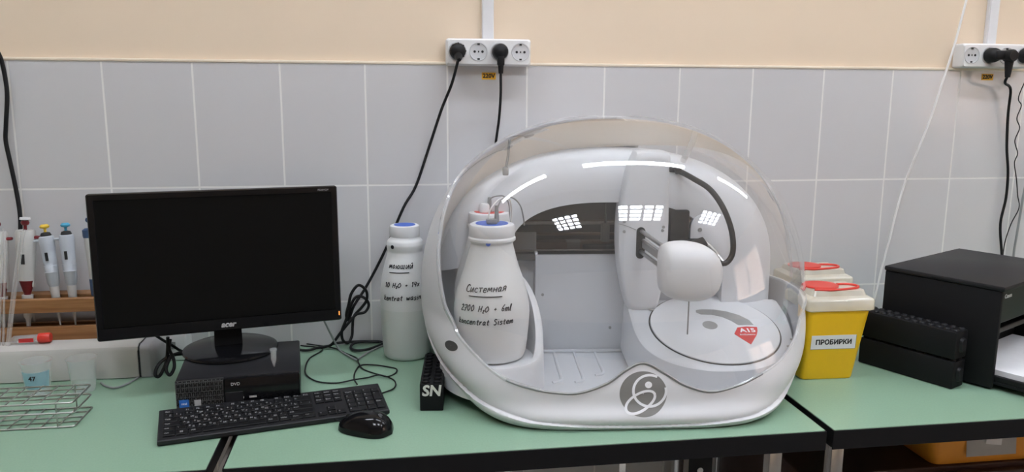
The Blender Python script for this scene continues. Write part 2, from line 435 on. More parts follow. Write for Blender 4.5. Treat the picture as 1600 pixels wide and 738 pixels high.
MB().box(-.115, .01, -.1125, -.1115, .012, .066, X=MX(rx=RAD(-6))).box(-.075, -.035, -.1131, -.1126, .03, .045, 1, X=MX(rx=RAD(-6), ry=RAD(8))).build('paper_label', [M['printgrey'], M['paper']], ot)
# ------------------------------------------------------------ the analyser
PATHS = {
    'kb_cable': [(0.775, -0.345, 0.765), (0.765, -0.273, 0.753), (0.767, -0.223, 0.753), (0.779, -0.187, 0.753), (0.812, -0.191, 0.753), (0.844, -0.21, 0.753), (0.86, -0.225, 0.753), (0.858, -0.251, 0.753), (0.84, -0.284, 0.757), (0.82, -0.27, 0.757), (0.795, -0.273, 0.753), (0.765, -0.294, 0.757), (0.728, -0.298, 0.753), (0.686, -0.283, 0.753), (0.658, -0.238, 0.753), (0.65, -0.185, 0.753), (0.654, -0.119, 0.753), (0.679, -0.051, 0.753), (0.622, -0.017, 0.753)],
    'mouse_cable': [(0.75, -0.54, 0.762), (0.74, -0.511, 0.757), (0.723, -0.491, 0.753), (0.709, -0.498, 0.753), (0.7, -0.516, 0.753), (0.695, -0.493, 0.753), (0.704, -0.446, 0.753), (0.779, -0.405, 0.753), (0.833, -0.369, 0.753), (0.854, -0.345, 0.753), (0.856, -0.306, 0.753), (0.84, -0.275, 0.753), (0.813, -0.251, 0.753), (0.783, -0.214, 0.753), (0.772, -0.18, 0.757), (0.766, -0.134, 0.753), (0.738, -0.094, 0.753), (0.714, -0.056, 0.753), (0.679, -0.03, 0.753), (0.62, 0.004, 0.753)],
    'grey_cable': [(0.69, -0.15, 0.863), (0.708, -0.08, 0.786), (0.722, -0.07, 0.754), (0.746, -0.118, 0.754), (0.766, -0.149, 0.754), (0.777, -0.127, 0.754), (0.799, -0.086, 0.754), (0.826, -0.048, 0.754), (0.897, 0.041, 0.754)],
    'power_cord': [(1.023, -0.095, 1.48), (1.022, -0.08, 1.466), (1.008, -0.05, 1.409), (0.984, -0.03, 1.347), (0.955, -0.02, 1.261), (0.919, -0.02, 1.158), (0.886, -0.03, 1.103), (0.844, -0.03, 1.007), (0.811, -0.03, 0.942), (0.786, -0.035, 0.899), (0.759, -0.05, 0.861), (0.745, -0.05, 0.825), (0.74, -0.055, 0.84), (0.747, -0.06, 0.868), (0.754, -0.06, 0.895), (0.772, -0.055, 0.915), (0.79, -0.045, 0.897), (0.79, -0.04, 0.872), (0.777, -0.04, 0.853), (0.757, -0.03, 0.828), (0.753, -0.03, 0.802), (0.751, -0.035, 0.779), (0.742, -0.045, 0.764), (0.73, -0.055, 0.774), (0.728, -0.06, 0.799), (0.739, -0.055, 0.827), (0.753, -0.05, 0.866), (0.767, -0.045, 0.884), (0.786, -0.04, 0.877), (0.795, -0.035, 0.858), (0.785, -0.04, 0.841), (0.764, -0.045, 0.837), (0.745, -0.055, 0.819), (0.723, -0.06, 0.793), (0.703, -0.06, 0.767), (0.686, -0.047, 0.757), (0.665, -0.055, 0.757), (0.64, -0.071, 0.757)],
    'coil': [(0.703, -0.05, 0.764), (0.718, -0.023, 0.758), (0.766, -0.019, 0.758), (0.818, -0.026, 0.758), (0.828, -0.04, 0.757), (0.815, -0.059, 0.757), (0.792, -0.082, 0.757), (0.765, -0.088, 0.757), (0.749, -0.066, 0.757), (0.756, -0.046, 0.762), (0.783, -0.037, 0.763), (0.821, -0.048, 0.763)],
    'cord2': [(1.123, -0.095, 1.481), (1.124, -0.09, 1.459), (1.126, -0.075, 1.428), (1.127, -0.05, 1.379), (1.126, -0.03, 1.324), (1.121, -0.02, 1.276), (1.112, -0.02, 1.204), (1.109, -0.02, 1.106)],
    'left_cord': [(-0.008, -0.03, 1.472), (-0.004, -0.025, 1.453), (-0.002, -0.02, 1.413), (-0.002, -0.02, 1.373), (-0.011, -0.02, 1.308), (-0.015, -0.02, 1.272), (-0.011, -0.02, 1.228), (-0.005, -0.02, 1.169), (0.001, -0.025, 1.109), (0.0, -0.03, 1.062), (-0.008, -0.03, 1.004)],
    'white_cord': [(2.359, -0.055, 1.646), (2.348, -0.055, 1.584), (2.334, -0.055, 1.51), (2.311, -0.055, 1.419), (2.292, -0.045, 1.317), (2.27, -0.035, 1.23), (2.255, -0.02, 1.151), (2.235, -0.02, 1.062), (2.225, -0.02, 0.999), (2.211, -0.02, 0.927), (2.199, -0.02, 0.85), (2.188, -0.02, 0.798)],
    'right_cord': [(2.456, -0.1, 1.488), (2.472, -0.09, 1.469), (2.496, -0.07, 1.445), (2.529, -0.04, 1.403), (2.543, -0.025, 1.334), (2.555, -0.02, 1.246), (2.568, -0.02, 1.174), (2.571, -0.02, 1.102), (2.563, -0.02, 1.028), (2.578, -0.02, 0.945), (2.592, -0.02, 0.879)],
    'wavy_cord': [(2.526, -0.07, 1.49), (2.557, -0.04, 1.446), (2.574, -0.02, 1.386), (2.585, -0.02, 1.36), (2.576, -0.02, 1.325), (2.588, -0.02, 1.298), (2.578, -0.02, 1.263), (2.591, -0.02, 1.228), (2.585, -0.02, 1.201), (2.597, -0.02, 1.156), (2.607, -0.02, 1.11), (2.616, -0.02, 1.073), (2.597, -0.02, 1.028), (2.584, -0.02, 0.973), (2.583, -0.02, 0.917)],
    'grey_right_cord': [(2.638, -0.02, 1.209), (2.626, -0.02, 1.119), (2.623, -0.02, 1.064), (2.619, -0.02, 0.99), (2.617, -0.02, 0.944), (2.621, -0.02, 0.878)],
    'mon_cable_a': [(0.366, -0.24, 0.856), (0.364, -0.24, 0.83), (0.362, -0.245, 0.809), (0.356, -0.25, 0.789), (0.348, -0.26, 0.774), (0.343, -0.27, 0.78), (0.343, -0.26, 0.791), (0.351, -0.25, 0.803), (0.368, -0.24, 0.812), (0.389, -0.22, 0.814), (0.405, -0.2, 0.815)],
    'mon_cable_b': [(0.368, -0.23, 0.848), (0.367, -0.24, 0.829), (0.377, -0.25, 0.81), (0.38, -0.26, 0.792), (0.373, -0.27, 0.779), (0.366, -0.27, 0.789), (0.367, -0.26, 0.802), (0.373, -0.24, 0.813), (0.393, -0.22, 0.81), (0.405, -0.2, 0.81)],
    'mon_cable_c': [(0.331, -0.22, 0.858), (0.35, -0.22, 0.843), (0.37, -0.22, 0.829), (0.384, -0.2, 0.809), (0.409, -0.19, 0.804)],
    'box_cable': [(0.327, -0.2, 0.777), (0.297, -0.161, 0.756), (0.285, -0.203, 0.753), (0.275, -0.238, 0.753), (0.257, -0.262, 0.753), (0.232, -0.247, 0.753), (0.216, -0.226, 0.753)],
    'tubeblack': [(0.125, -0.01, 1.22), (0.149, -0.015, 1.216), (0.179, -0.04, 1.2), (0.207, -0.07, 1.18), (0.228, -0.1, 1.144), (0.249, -0.1, 1.095), (0.255, -0.1, 1.049), (0.245, -0.1, 1.025), (0.228, -0.1, 1.022), (0.212, -0.07, 1.039), (0.201, -0.04, 1.058)],
    'metalhose': [(0.2, -0.04, 1.061), (0.214, -0.06, 1.053), (0.229, -0.07, 1.035), (0.241, -0.08, 1.019)],
    'twhite': [(-0.277, -0.175, 1.12), (-0.283, -0.18, 1.137), (-0.277, -0.18, 1.157), (-0.261, -0.16, 1.171), (-0.243, -0.12, 1.17), (-0.232, -0.08, 1.152), (-0.229, -0.05, 1.117), (-0.231, -0.035, 1.078)],
    'tblack': [(-0.28, -0.02, 1.138), (-0.273, -0.025, 1.156), (-0.255, -0.03, 1.162), (-0.241, -0.035, 1.159), (-0.232, -0.03, 1.135), (-0.235, -0.025, 1.098)],
    'tblack2': [(-0.266, -0.18, 1.14), (-0.263, -0.17, 1.159), (-0.25, -0.15, 1.174), (-0.228, -0.1, 1.166), (-0.21, -0.06, 1.144), (-0.201, -0.03, 1.113), (-0.198, -0.015, 1.093)],
}
AN = thing('benchtop_analyser', 'large light grey benchtop analyser under a clear domed hood', 'analyser', (1.35, -.27, 0), RAD(-5.5))
ZTOP, ZM = 1.337, .93
def se(t, n): return max(1e-9, 1 - abs(max(-1, min(1, t))) ** n) ** (1 / n)
def sA(z): return .432 * se((z - ZM) / (ZTOP - ZM), 2.3) if z >= ZM else .432 * se((z - ZM) / .25, 2.0)
def lean(z): return .018 * math.exp(-((z - .770) / .022) ** 2) - .014 * math.exp(-((z - .885) / .05) ** 2)
def sF(z): return lean(z) + .352 * (se((z - .775) / (ZTOP - .775), 2.3) if z >= .775 else se((z - .775) / .16, 2))
def sB(z): return .24 * se((z - .9) / (ZTOP - .9), 2.6)
def sN(z): return 2.35 + 2.2 * max(0, min(1, (.93 - z) / .17)) ** 1.2
def shell_pt(th, z, off=0):
    n = sN(z); c, s = cos(th), sin(th)
    A, D = max(1e-5, sA(z) + off), max(1e-5, (sF(z) if s < 0 else sB(z)) + off)
    t = (abs(c / A) ** n + abs(s / D) ** n) ** (-1 / n)
    return (c * t, s * t)
def shell_v(u, z, off=0):
    n = sN(z); A, F = sA(z) + off, sF(z) + off
    return -F * max(0, 1 - abs(u / A) ** n) ** (1 / n)
RIM = [(-.333, 0, 1.222), (-.367, -.076, 1.163), (-.383, -.125, 1.10), (-.386, -.153, 1.05), (-.382, -.179, 1.0), (-.373, -.201, .955),
       (-.353, -.238, .912), (-.315, -.286, .88), (-.266, -.321, .85), (-.206, -.34, .834), (-.16, -.347, .8275), (-.115, -.35, .8275), (-.06, -.3505, .845), (-.017, -.349, .872),
       (.013, -.3486, .881), (.051, -.349, .863), (.089, -.35, .84), (.14, -.3487, .8255), (.192, -.343, .8325), (.247, -.328, .8485), (.302, -.298, .868),
       (.344, -.256, .893), (.375, -.205, .925), (.405, -.13, .945), (.42, -.06, .95), (.43, 0, .95)]
RA = [(math.atan2(v, u) % (2 * pi), z) for u, v, z in RIM]; RA[0] = (pi, 1.222); RA[-1] = (2 * pi, .95)
RA = [(t, z - (.004 if z < .9 else 0)) for t, z in RA]
def rim_z(th):
    th = max(pi, min(2 * pi, th))
    for (a, za), (b_, zb) in zip(RA, RA[1:]):
        if a <= th <= b_:
            i = RA.index((a, za)); p = RA[max(0, i - 1)][1]; q = RA[min(len(RA) - 1, i + 2)][1]
            t = (th - a) / (b_ - a)
            return .5 * (2 * za + (zb - p) * t + (2 * p - 5 * za + 4 * zb - q) * t * t + (3 * za - p - 3 * zb + q) * t ** 3)
    return RA[-1][1]
CREASE = [(pi, .90), (pi + .42, .835), (pi + .75, .79), (pi + 1.05, .768), (pi + 1.35, .759), (1.5 * pi, .757), (2 * pi - 1.3, .759), (2 * pi - 1.0, .768), (2 * pi - .7, .79), (2 * pi - .42, .835), (2 * pi, .90)]
def crease_z(th):
    for (a, za), (b_, zb) in zip(CREASE, CREASE[1:]):
        if a <= th <= b_:
            t = (th - a) / (b_ - a); return za + (zb - za) * t
    return .757
# body: front bowl up to the rim and the whole rear half
def bowl_off(th, z):
    if th < pi: return 0
    d = z - crease_z(th)
    return 0 if d <= 0 else -.008 * math.exp(-d / .022) * min(1, d / .002)
b = MB(); NT, NR = 180, 90
rows = []
for j in range(NR + 1):
    row = []
    for i in range(NT + 1):
        th = pi + pi * i / NT; z = .752 + (rim_z(th) - .752) * j / NR
        row.append((*shell_pt(th, z, bowl_off(th, z)), z))
    rows.append(row)
b.grid(rows)
THC = RAD(60)     # behind this bearing the rear shell is opaque up to the top, before it only up to ZCL
ZCL = .95
b.grid([[(*shell_pt(pi * i / 60, .752 + (ZCL - .752) * j / 30), .752 + (ZCL - .752) * j / 30) for i in range(61)] for j in range(31)])
b.grid([[(*shell_pt(THC + (pi - THC) * i / 40, ZCL + (ZTOP - .0004 - ZCL) * sin(pi / 2 * j / 40)), ZCL + (ZTOP - .0004 - ZCL) * sin(pi / 2 * j / 40)) for i in range(41)] for j in range(41)])
bm = bmesh.new()
o = b.build('housing', M['shellgrey'], AN, smooth=50)
bm.from_mesh(o.data); bmesh.ops.remove_doubles(bm, verts=bm.verts[:], dist=.00015); bmesh.ops.recalc_face_normals(bm, faces=bm.faces[:]); bm.to_mesh(o.data); bm.free(); o.data.shade_smooth()
sol = o.modifiers.new('thickness', 'SOLIDIFY'); sol.thickness = .006; sol.offset = -1
MB().rings([[(*shell_pt(2 * pi * i / 90, .753, -.004), z) for i in range(90)] for z in (.7515, .7545)]).build('underside', M['shellgrey'], AN)

# clear hood over the front half
rows = []
for j in range(71):
    row = []
    for i in range(121):
        th = pi + pi * i / 120; z0 = rim_z(th) + .001
        z = z0 + (ZTOP - .0003 - z0) * sin(pi / 2 * j / 70)
        row.append((*shell_pt(th, z, .0005), z))
    rows.append(row)
hood = MB().grid(rows).grid([[(*shell_pt(THC * i / 30, ZCL + (ZTOP - .0004 - ZCL) * sin(pi / 2 * j / 40), .0005), ZCL + (ZTOP - .0004 - ZCL) * sin(pi / 2 * j / 40)) for i in range(31)] for j in range(41)]).build('clear_hood', M['hood'], AN, smooth=80)
# its thick rim
rim = []
N_ = 40
zs = [ZTOP - .0006 - (ZTOP - .0006 - 1.222) * (k / N_) ** 1.6 for k in range(N_)]
for z in zs: rim.append((-sA(z), 0, z))
for i in range(140):
    th = pi + pi * i / 139; z = rim_z(th); rim.append((*shell_pt(th, z), z))
zr = [ZTOP - .0006 - (ZTOP - .0006 - .95) * (k / N_) ** 1.6 for k in range(N_)]
for z in zr[::-1]: rim.append((sA(z), 0, z))
def band(curve, w, h):
    rs = []; P = [Vector(p) for p in curve]; C0 = Vector((0, -.05, 1.0))
    for i, p in enumerate(P):
        t = (P[min(i + 1, len(P) - 1)] - P[max(i - 1, 0)]).normalized()
        out = (p - C0); out = (out - t * out.dot(t)).normalized(); sd = t.cross(out)
        rs.append([tuple(p + out * a + sd * c) for a, c in ((h, -w), (h, w), (-h * .6, w), (-h * .6, -w))])
    return rs
MB().rings(band(rim[:N_ + 48], .005, .0025)).rings(band(rim[-N_:], .004, .002)).rings(band(rim[-N_ - 48:-N_], .004, .002)).build('hood_rim', M['hoodrim'], AN, smooth=40)
MB().rings(band(rim[N_ + 40:-N_ - 40], .0022, .0022)).build('hood_seal', M['grey'], AN, smooth=40)

# rear lining, canopy over the window, lip
def arch(a, z0, h, n, t, leg=0):
    c, s = cos(t), sin(t)
    return (a * (1 if c >= 0 else -1) * abs(c) ** (2 / n), z0 + h * abs(s) ** (2 / n))
TN = 72
ts = [pi - pi * i / TN for i in range(TN + 1)]
LEG = [(1, k / 6) for k in range(1, 7)]
def arc(a, z0, h, n):
    """arch from the left springing over the top and, on the right, straight down to the deck"""
    P = [arch(a, z0, h, n, t) for t in ts]
    return P + [(a, z0 + (.79 - z0) * k) for _, k in LEG]
c_rim = arc(.414, .98, .347, 2.35)
c_out = arc(.392, .98, .286, 2.3)
c_lip = arc(.262, 1.018, .156, 2.6)
c_win = [arch(.232, 1.014, .131, 2.6, t) for t in ts]
c_lipa = [arch(.262, 1.018, .156, 2.6, t) for t in ts]
VB = .03          # back panel
VL = -.018         # lip of the canopy
LN = 61           # the lining narrows to nothing where the clear quarter begins
def taper(i): t = max(0, min(1, (LN - 1 - i) / 26)); return t * t * (3 - 2 * t)
li = [(r[0] + (o_[0] - r[0]) * taper(i), .004 + .03 * taper(i), r[1] + (o_[1] - r[1]) * taper(i)) for i, (r, o_) in enumerate(zip(c_rim, c_out))][:LN]
MB().grid([[(u, .004, z) for u, z in c_rim[:LN]], li]).build('rear_lining', M['ivory'], AN, smooth=40)
rows = []
for k in range(15):
    q = k / 14 * pi / 2
    rows.append([(a[0] + (b_[0] - a[0]) * (1 - cos(q)), .034 + (VL - .034) * sin(q), a[1] + (b_[1] - a[1]) * (1 - cos(q))) for a, b_ in zip(c_out, c_lip)])
rows.append([(u - (.004 if k > TN else 0), VB + .002 if k > TN else VL, z) for k, (u, z) in enumerate(c_lip)])
MB().grid(rows).build('window_canopy', M['innerwhite'], AN, smooth=50)
MB().grid([[(u, VL, z) for u, z in c_lipa], [(u, VL + .002, z) for u, z in c_win], [(u, .05, z) for u, z in c_win]]).build('window_lip', M['innerwhite'], AN, smooth=30)
MB().box(-.168, .27, VB, VB + .008, .765, 1.0155, bev=.003).build('back_panel', M['deck'], AN, smooth=40)
for u, z in ((.012, .838), (-.150, .92)):
    MB().lathe([(.0035, 0), (.0035, .0015)], 12, X=MX((u, VB - .0003, z), rx=RAD(90))).build('panel_screw', M['grey'], AN)
MB().box(-.41, -.162, .078, .084, .78, 1.06).box(-.168, -.162, VB + .005, .078, .78, 1.02).build('bay_wall', M['innerwhite'], AN)
# smoked window and the dim carriage behind it
MB().add([(u, .05, z) for u, z in c_win], [tuple(range(len(c_win)))]).build('smoked_window', M['smoke'], AN)
MB().box(-.25, .25, .16, .165, 1.0, 1.16).box(-.25, .25, .039, .16, 1.0, 1.0135).build('cavity', M['darkgrey'], AN)
for x0, x1, y0, y1, z0, z1 in ((-.23, .23, .09, .104, 1.05, 1.056), (-.22, .18, .11, .135, 1.026, 1.032), (-.21, -.05, .08, .095, 1.0145, 1.036), (-.23, .23, .145, .155, 1.07, 1.078)):
    MB().box(x0, x1, y0, y1, z0, z1, bev=.001).build('guide_rail', M['brown'], AN, smooth=40)
for r, v, z in ((.004, .07, 1.084), (.0025, .062, 1.02)):
    MB().lathe([(r, -.23), (r, .23)], 12, X=MX((0, v, z), ry=RAD(90))).build('guide_rod', M['steel'], AN, smooth=40)
MB().box(-.008, .010, .056, .08, 1.04, 1.085, bev=.002).lathe([(.003, 1.085), (.003, 1.105), (.0012, 1.107), (.0012, 1.135)], 10, X=MX((.001, .068, 0))).build('carriage', M['grey'], AN, smooth=40)
MB().box(-.09, -.055, .08, .10, 1.0145, 1.04, bev=.002).build('sensor_block', M['grey'], AN, smooth=40)

# deck floor with its dividing ribs
fl = MB(); rows = []
for i in range(61):
    u = -.40 + .82 * i / 60
    vf = shell_v(u, .80, -.007)
    rows.append([(u, .034, .779)] + [(u, .034 + (vf - .034) * k / 12, .779 if k < 10 else (.781, .786, .80)[k - 10]) for k in range(1, 13)])
fl.grid(rows).build('deck_tray', M['deck'], AN, smooth=50)
rb = MB(); rb.box(-.168, .05, .019, .0295, .779, .786, bev=.002); rb.build('tray_ledge', M['deck'], AN, smooth=40)
for u, vend in ((-.122, -.17), (-.074, -.17), (-.024, -.13)):
    MB().tube([(u, .018, .779), (u - .002, -.06, .779), (u - .003, vend + .02, .779), (u - .010, vend, .779), (u - .024, vend - .006, .779)], .0038, 8).build('tray_rib', M['deck'], AN, smooth=60)

# bottle bay: a slanted cup around the front bottle
bc = Vector((-.276, -.175))
ro = []; 
for k, (r, inner) in enumerate(((.112, 0), (.108, 0), (.104, 1), (.092, 1), (.087, 1))):
    ring = []
    for i in range(64):
        a = 2 * pi * i / 64
        top = .848 + .20 * max(0, (sin(a) * .75 + cos(a) * .35 + .02)) ** 1.5
        top = min(top, 1.0)
        z = {0: .779, 1: top - .006, 2: top, 3: top, 4: .842}[k]
        ring.append((bc.x + r * cos(a), max(bc.y + r * sin(a), shell_v(bc.x + r * cos(a), .85, -.012)), z))
    ro.append(ring)
MB().rings(ro, cap0=False, cap1=True).build('bottle_bay', M['innerwhite'], AN, smooth=50)

MB().box(-.392, -.170, -.078, .076, .779, .8422, bev=.004).build('rear_bottle_shelf', M['innerwhite'], AN, smooth=40)
# rotor platform with tilted top
TILT = math.tan(RAD(15.5))
def pz(v): return .879 + (min(v, -.0) + .118) * TILT - max(0, v) * .3
outl = spline([(.044, .028), (.040, -.05), (.038, -.13), (.05, -.19), (.085, -.235), (.14, -.262), (.20, -.27), (.265, -.262), (.325, -.23), (.375, -.165), (.395, -.09), (.40, -.04), (.40, .028)], 5)
outl = [(p.x, p.y) for p in outl]
def inset(poly, d):
    cx, cy = .22, -.13; out = []
    for x, y in poly:
        L = math.hypot(x - cx, y - cy); out.append((x + (cx - x) / L * d, min(.028, y + (cy - y) / L * d)))
    return out
def shellclip(p, z):
    vmin = shell_v(p[0], z, -.008) if abs(p[0]) < sA(z) - .01 else -.02
    return (p[0], max(p[1], vmin))
pl = MB()
base_r = [(*shellclip(p, .8), .79) for p in inset(outl, -.008)]
r1 = [(*p, pz(p[1]) - .012) for p in inset(outl, -.001)]; r2 = [(*p, pz(p[1]) - .004) for p in inset(outl, .001)]; r3 = [(*p, pz(p[1])) for p in inset(outl, .008)]
pl.rings([base_r, r1, r2, r3], cap0=False).build('rotor_platform', M['deck'], AN, smooth=35)
DX = MX((.216, -.118, .879), rx=RAD(15.5))
dk = MB(); dk.lathe([(.143, .0002), (.143, .0006), (.140, .0008)], 72, 1, X=DX, cap0=False)
dk.lathe([(.1395, .0004), (.1395, .0026), (.138, .0036)], 72, 0, X=DX)
disc = dk.build('rotor_cover', [M['disc'], M['hole']], AN, smooth=30)
def dpx(x, y): return ((x - 1115) / 102 * .14, -(y - 512) / 55 * .14)
sl = [dpx(*p) for p in ((1098.4, 484.5), (1109, 483), (1128.7, 483.7), (1148, 487), (1166, 493.5), (1177.8, 502), (1180.6, 510), (1155.4, 510), (1148, 503), (1136.5, 496.3), (1121, 492.4), (1103, 491.6), (1097, 488))]
MB().prism(sl, .0034, .0040, X=DX).build('rotor_slot', M['grey'], disc)
MB().lathe([(.0165, .0034), (.0165, .0040)], 32, X=DX @ MX((*dpx(1109.4, 509.5), 0))).build('hub_hole', M['grey'], disc)
lb = MB(); lb.prism([dpx(*p) for p in ((1151.5, 514), (1167, 512.5), (1184, 513.5), (1181, 520), (1175.8, 526), (1158, 540.3), (1149, 532), (1141, 523.8))], .0034, .0040, 0, DX)
cx_, cy_ = dpx(1164.5, 519)
lb.text('A15', .021, 1, DX @ MX((cx_ + .001, cy_, .0042)), bold=.0006)
cx_, cy_ = dpx(1161.5, 525.5)
lb.text('BioSystems', .0075, 1, DX @ MX((cx_, cy_, .0042)))
lb.build('rotor_label', [M['red'], M['paper']], disc)
for u, v in ((.355, -.19), (.372, -.165)): MB().lathe([(.003, 0), (.003, .001)], 10, X=MX((u, v, pz(v)), rx=RAD(15.5))).build('deck_screw', M['grey'], AN)
sc = MB()
sc.lathe([(.011, 0), (.011, .001)], 16, X=MX((.096, -.035, pz(-.035)), rx=RAD(15.5)))
sc.build('deck_port', M['grey'], AN)

AV, AU, AZ = .045, .011, -.008
# tall arm: a lens-shaped board with a slot, rails and the probe head
def arm_poly(d=0):
    L = [(.038, 1.268), (.020, 1.235), (.009, 1.19), (.003, 1.14), (.001, 1.09), (.003, 1.04), (.010, .985), (.022, .935), (.036, .905)]
    R = [(.085, .898), (.098, .915), (.106, .95), (.113, 1.00), (.117, 1.06), (.117, 1.12), (.115, 1.18), (.113, 1.235), (.108, 1.268)]
    pts = L + R; cx, cz = .06, 1.085; out = []
    for u, z in pts:
        l = math.hypot(u - cx, z - cz); out.append((u + (cx - u) / l * d, z + (cz - z) / l * d))
    return [(p.x + AU, p.y + AZ) for p in spline([(a, b_, 0) for a, b_ in out + out[:1]], 4)[:-1]]
def ring_v(poly, v): return [(u, v + AV, z) for u, z in poly]
arm = MB()
arm.rings([ring_v(arm_poly(.006), -.03), ring_v(arm_poly(0), -.036), ring_v(arm_poly(0), -.072), ring_v(arm_poly(.003), -.079), ring_v(arm_poly(.009), -.083), ring_v(arm_poly(.018), -.085)])
arm = arm.build('probe_column', M['innerwhite'], AN, smooth=30)
st = rrect(.02, .072, .0098, 6, .052, 1.064)
MB().rings([[(u + AU, -.0845 + AV, z + AZ) for u, z in st], [(u + AU, -.0862 + AV, z + AZ) for u, z in st]]).build('arm_slot', M['hole'], arm)
for u, z in ((.014, 1.113), (.014, 1.09), (.101, 1.092), (.103, 1.10)):
    MB().lathe([(.0035, 0), (.0035, .0015)], 12, X=MX((u + AU, -.0843 + AV, z + AZ), rx=RAD(90))).build('arm_screw', M['grey'], arm)
MB().tube([(.012, -.040, 1.100), (.03, -.0408, 1.095), (.052, -.0408, 1.086)], .0007, 6).build('arm_seam', M['grey'], arm)
MB().lathe([(.024, .872), (.024, .893), (.018, .899)], 24, X=MX((.073, -.013, 0))).build('arm_foot', M['hole'], arm, smooth=40)
for (p0, p1, r) in (((.064, -.036, 1.083), (.080, -.205, 1.075), .0048), ((.064, -.036, 1.036), (.080, -.205, 1.030), .0048), ((.067, -.036, 1.062), (.088, -.205, 1.055), .003)):
    MB().tube([p0, p1], r, 12, samples=0).build('arm_rail', M['steel'], AN, smooth=60)
MB().box(-.004, .004, 0, .16, -.010, .010, X=MX((.070, -.036, 1.056), rx=RAD(-3), rz=RAD(186))).build('drive_belt', M['grey'], AN)
# head: soft block, blunt on the left, rounded to the right
hd = MB(); rs = []
for k in range(15):
    t = k / 14; u = .066 + .122 * t
    s_ = [.80, .90, .955, .985, 1.0, 1.01, 1.01, 1.0, .985, .96, .92, .855, .76, .60, .30][k]
    cz = 1.038 - .010 * t; zz = .058 * s_ * (1 + .03 * sin(pi * t)); yy = .05 * s_
    rs.append([(u, -.228 + yy * (1 if cos(a) >= 0 else -1) * abs(cos(a)) ** .72, cz + zz * (1 if sin(a) >= 0 else -1) * abs(sin(a)) ** .72) for a in [2 * pi * i / 36 for i in range(36)]])
hd.rings(rs).build('probe_head', M['white'], AN, smooth=60)
MB().lathe([(.0015, .90), (.0015, .99)], 10, X=MX((.125, -.228, 0))).build('probe_needle', M['steel'], AN, smooth=60)
MB().tube(PATHS['tubeblack'], .0062, 10).build('cable_conduit', M['rubber'], AN, smooth=60)
MB().lathe([(.009, -.006), (.009, .006)], 16, X=MX((.138, -.052, 1.222), ry=RAD(80))).build('conduit_clip', M['rubber'], AN, smooth=40)
MB().tube(PATHS['metalhose'], .005, 10).build('braided_hose', M['steel'], AN, smooth=60)
mc = MB(); mc.box(.132, .176, -.03, .03, 1.035, 1.128, bev=.004); mc.box(.150, .208, -.042, .0, 1.03, 1.062, bev=.006)
mc.lathe([(.018, -.03), (.02, -.01), (.016, .012)], 20, X=MX((.200, -.046, 1.05), ry=RAD(60)))
mc.build('drive_motor', M['blackmatte'], AN, smooth=40)
MB().rings([[(u, VL + .012, z) for u, z in rrect(.092, .112, .03, 6, .228, 1.062)], [(u, VL - .001, z) for u, z in rrect(.092, .112, .03, 6, .228, 1.062)], [(u, VL - .0025, z) for u, z in rrect(.088, .108, .028, 6, .228, 1.062)]]).build('service_cover', M['innerwhite'], AN, smooth=40)
MB().lathe([(.005, 0), (.005, .0015)], 12, X=MX((.203, VL - .0023, 1.082), rx=RAD(90))).build('cover_screw', M['grey'], AN)
# inner strut and latch hanging from the hood
MB().tube([(.185, -.012, 1.312), (.180, -.006, 1.28), (.165, .01, 1.235)], .0075, 10).build('hood_strut', M['tubeclear'], AN, smooth=60)
la = MB(); la.tube([(-.232, -.012, 1.285), (-.235, -.012, 1.25), (-.240, -.012, 1.222)], .0028, 8); la.box(-.247, -.234, -.018, -.006, 1.206, 1.224, bev=.002)
la.build('hood_latch', M['grey'], AN, smooth=50)
# emblem on the front lip, wrapped on the shell
def emb(x, y):
    u, z = .0095 + x * .046, .8205 + y * .0415
    return u, z
def emb_pt(x, y, off):
    u, z = emb(x, y); return (u, shell_v(u, z, bowl_off(1.5 * pi, z)) - off, z)
em = MB()
rows = [[emb_pt(r * cos(2 * pi * i / 64), r * sin(2 * pi * i / 64), .0006) for i in range(64)] for r in (.02, .2, .4, .6, .8, .93, 1.0)]
em.grid(rows, 0, True)
def ribbon(pts, wid, mi, off=.0012):
    P = spline([(x, y, 0) for x, y in pts], 8); a = []; b_ = []
    for i, p in enumerate(P):
        t = (P[min(i + 1, len(P) - 1)] - P[max(i - 1, 0)]).normalized(); n = Vector((-t.y, t.x, 0)) * wid
        a.append(emb_pt(p.x + n.x, p.y + n.y, off)); b_.append(emb_pt(p.x - n.x, p.y - n.y, off))
    em.grid([a, b_], mi)
ell = lambda cx, cy, rx, ry, a0, a1, rot, n=24: [(cx + rx * cos(RAD(a0 + (a1 - a0) * i / n)) * cos(RAD(rot)) - ry * sin(RAD(a0 + (a1 - a0) * i / n)) * sin(RAD(rot)),
                                                  cy + rx * cos(RAD(a0 + (a1 - a0) * i / n)) * sin(RAD(rot)) + ry * sin(RAD(a0 + (a1 - a0) * i / n)) * cos(RAD(rot))) for i in range(n + 1)]
ribbon(ell(.27, .13, .69, .70, 62, 372, 0), .055, 1)
ribbon(ell(-.13, -.36, .70, .36, -15, 345, 33), .055, 1, .0015)
dr = [[emb_pt(.22 + r * cos(2 * pi * i / 24), .40 + r * sin(2 * pi * i / 24), .0012) for i in range(24)] for r in (.01, .15)]
em.grid(dr, 1, True)
em.build('emblem', [M['logogrey'], M['paper']], AN, smooth=60)
# flat dark oval patch laid on the left flank
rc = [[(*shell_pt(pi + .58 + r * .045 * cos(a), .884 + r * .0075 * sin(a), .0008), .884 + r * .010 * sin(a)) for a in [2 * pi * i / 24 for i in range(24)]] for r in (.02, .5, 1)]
MB().grid(rc, 0, True).build('dark_oval_patch', M['darkgrey'], AN, smooth=60)

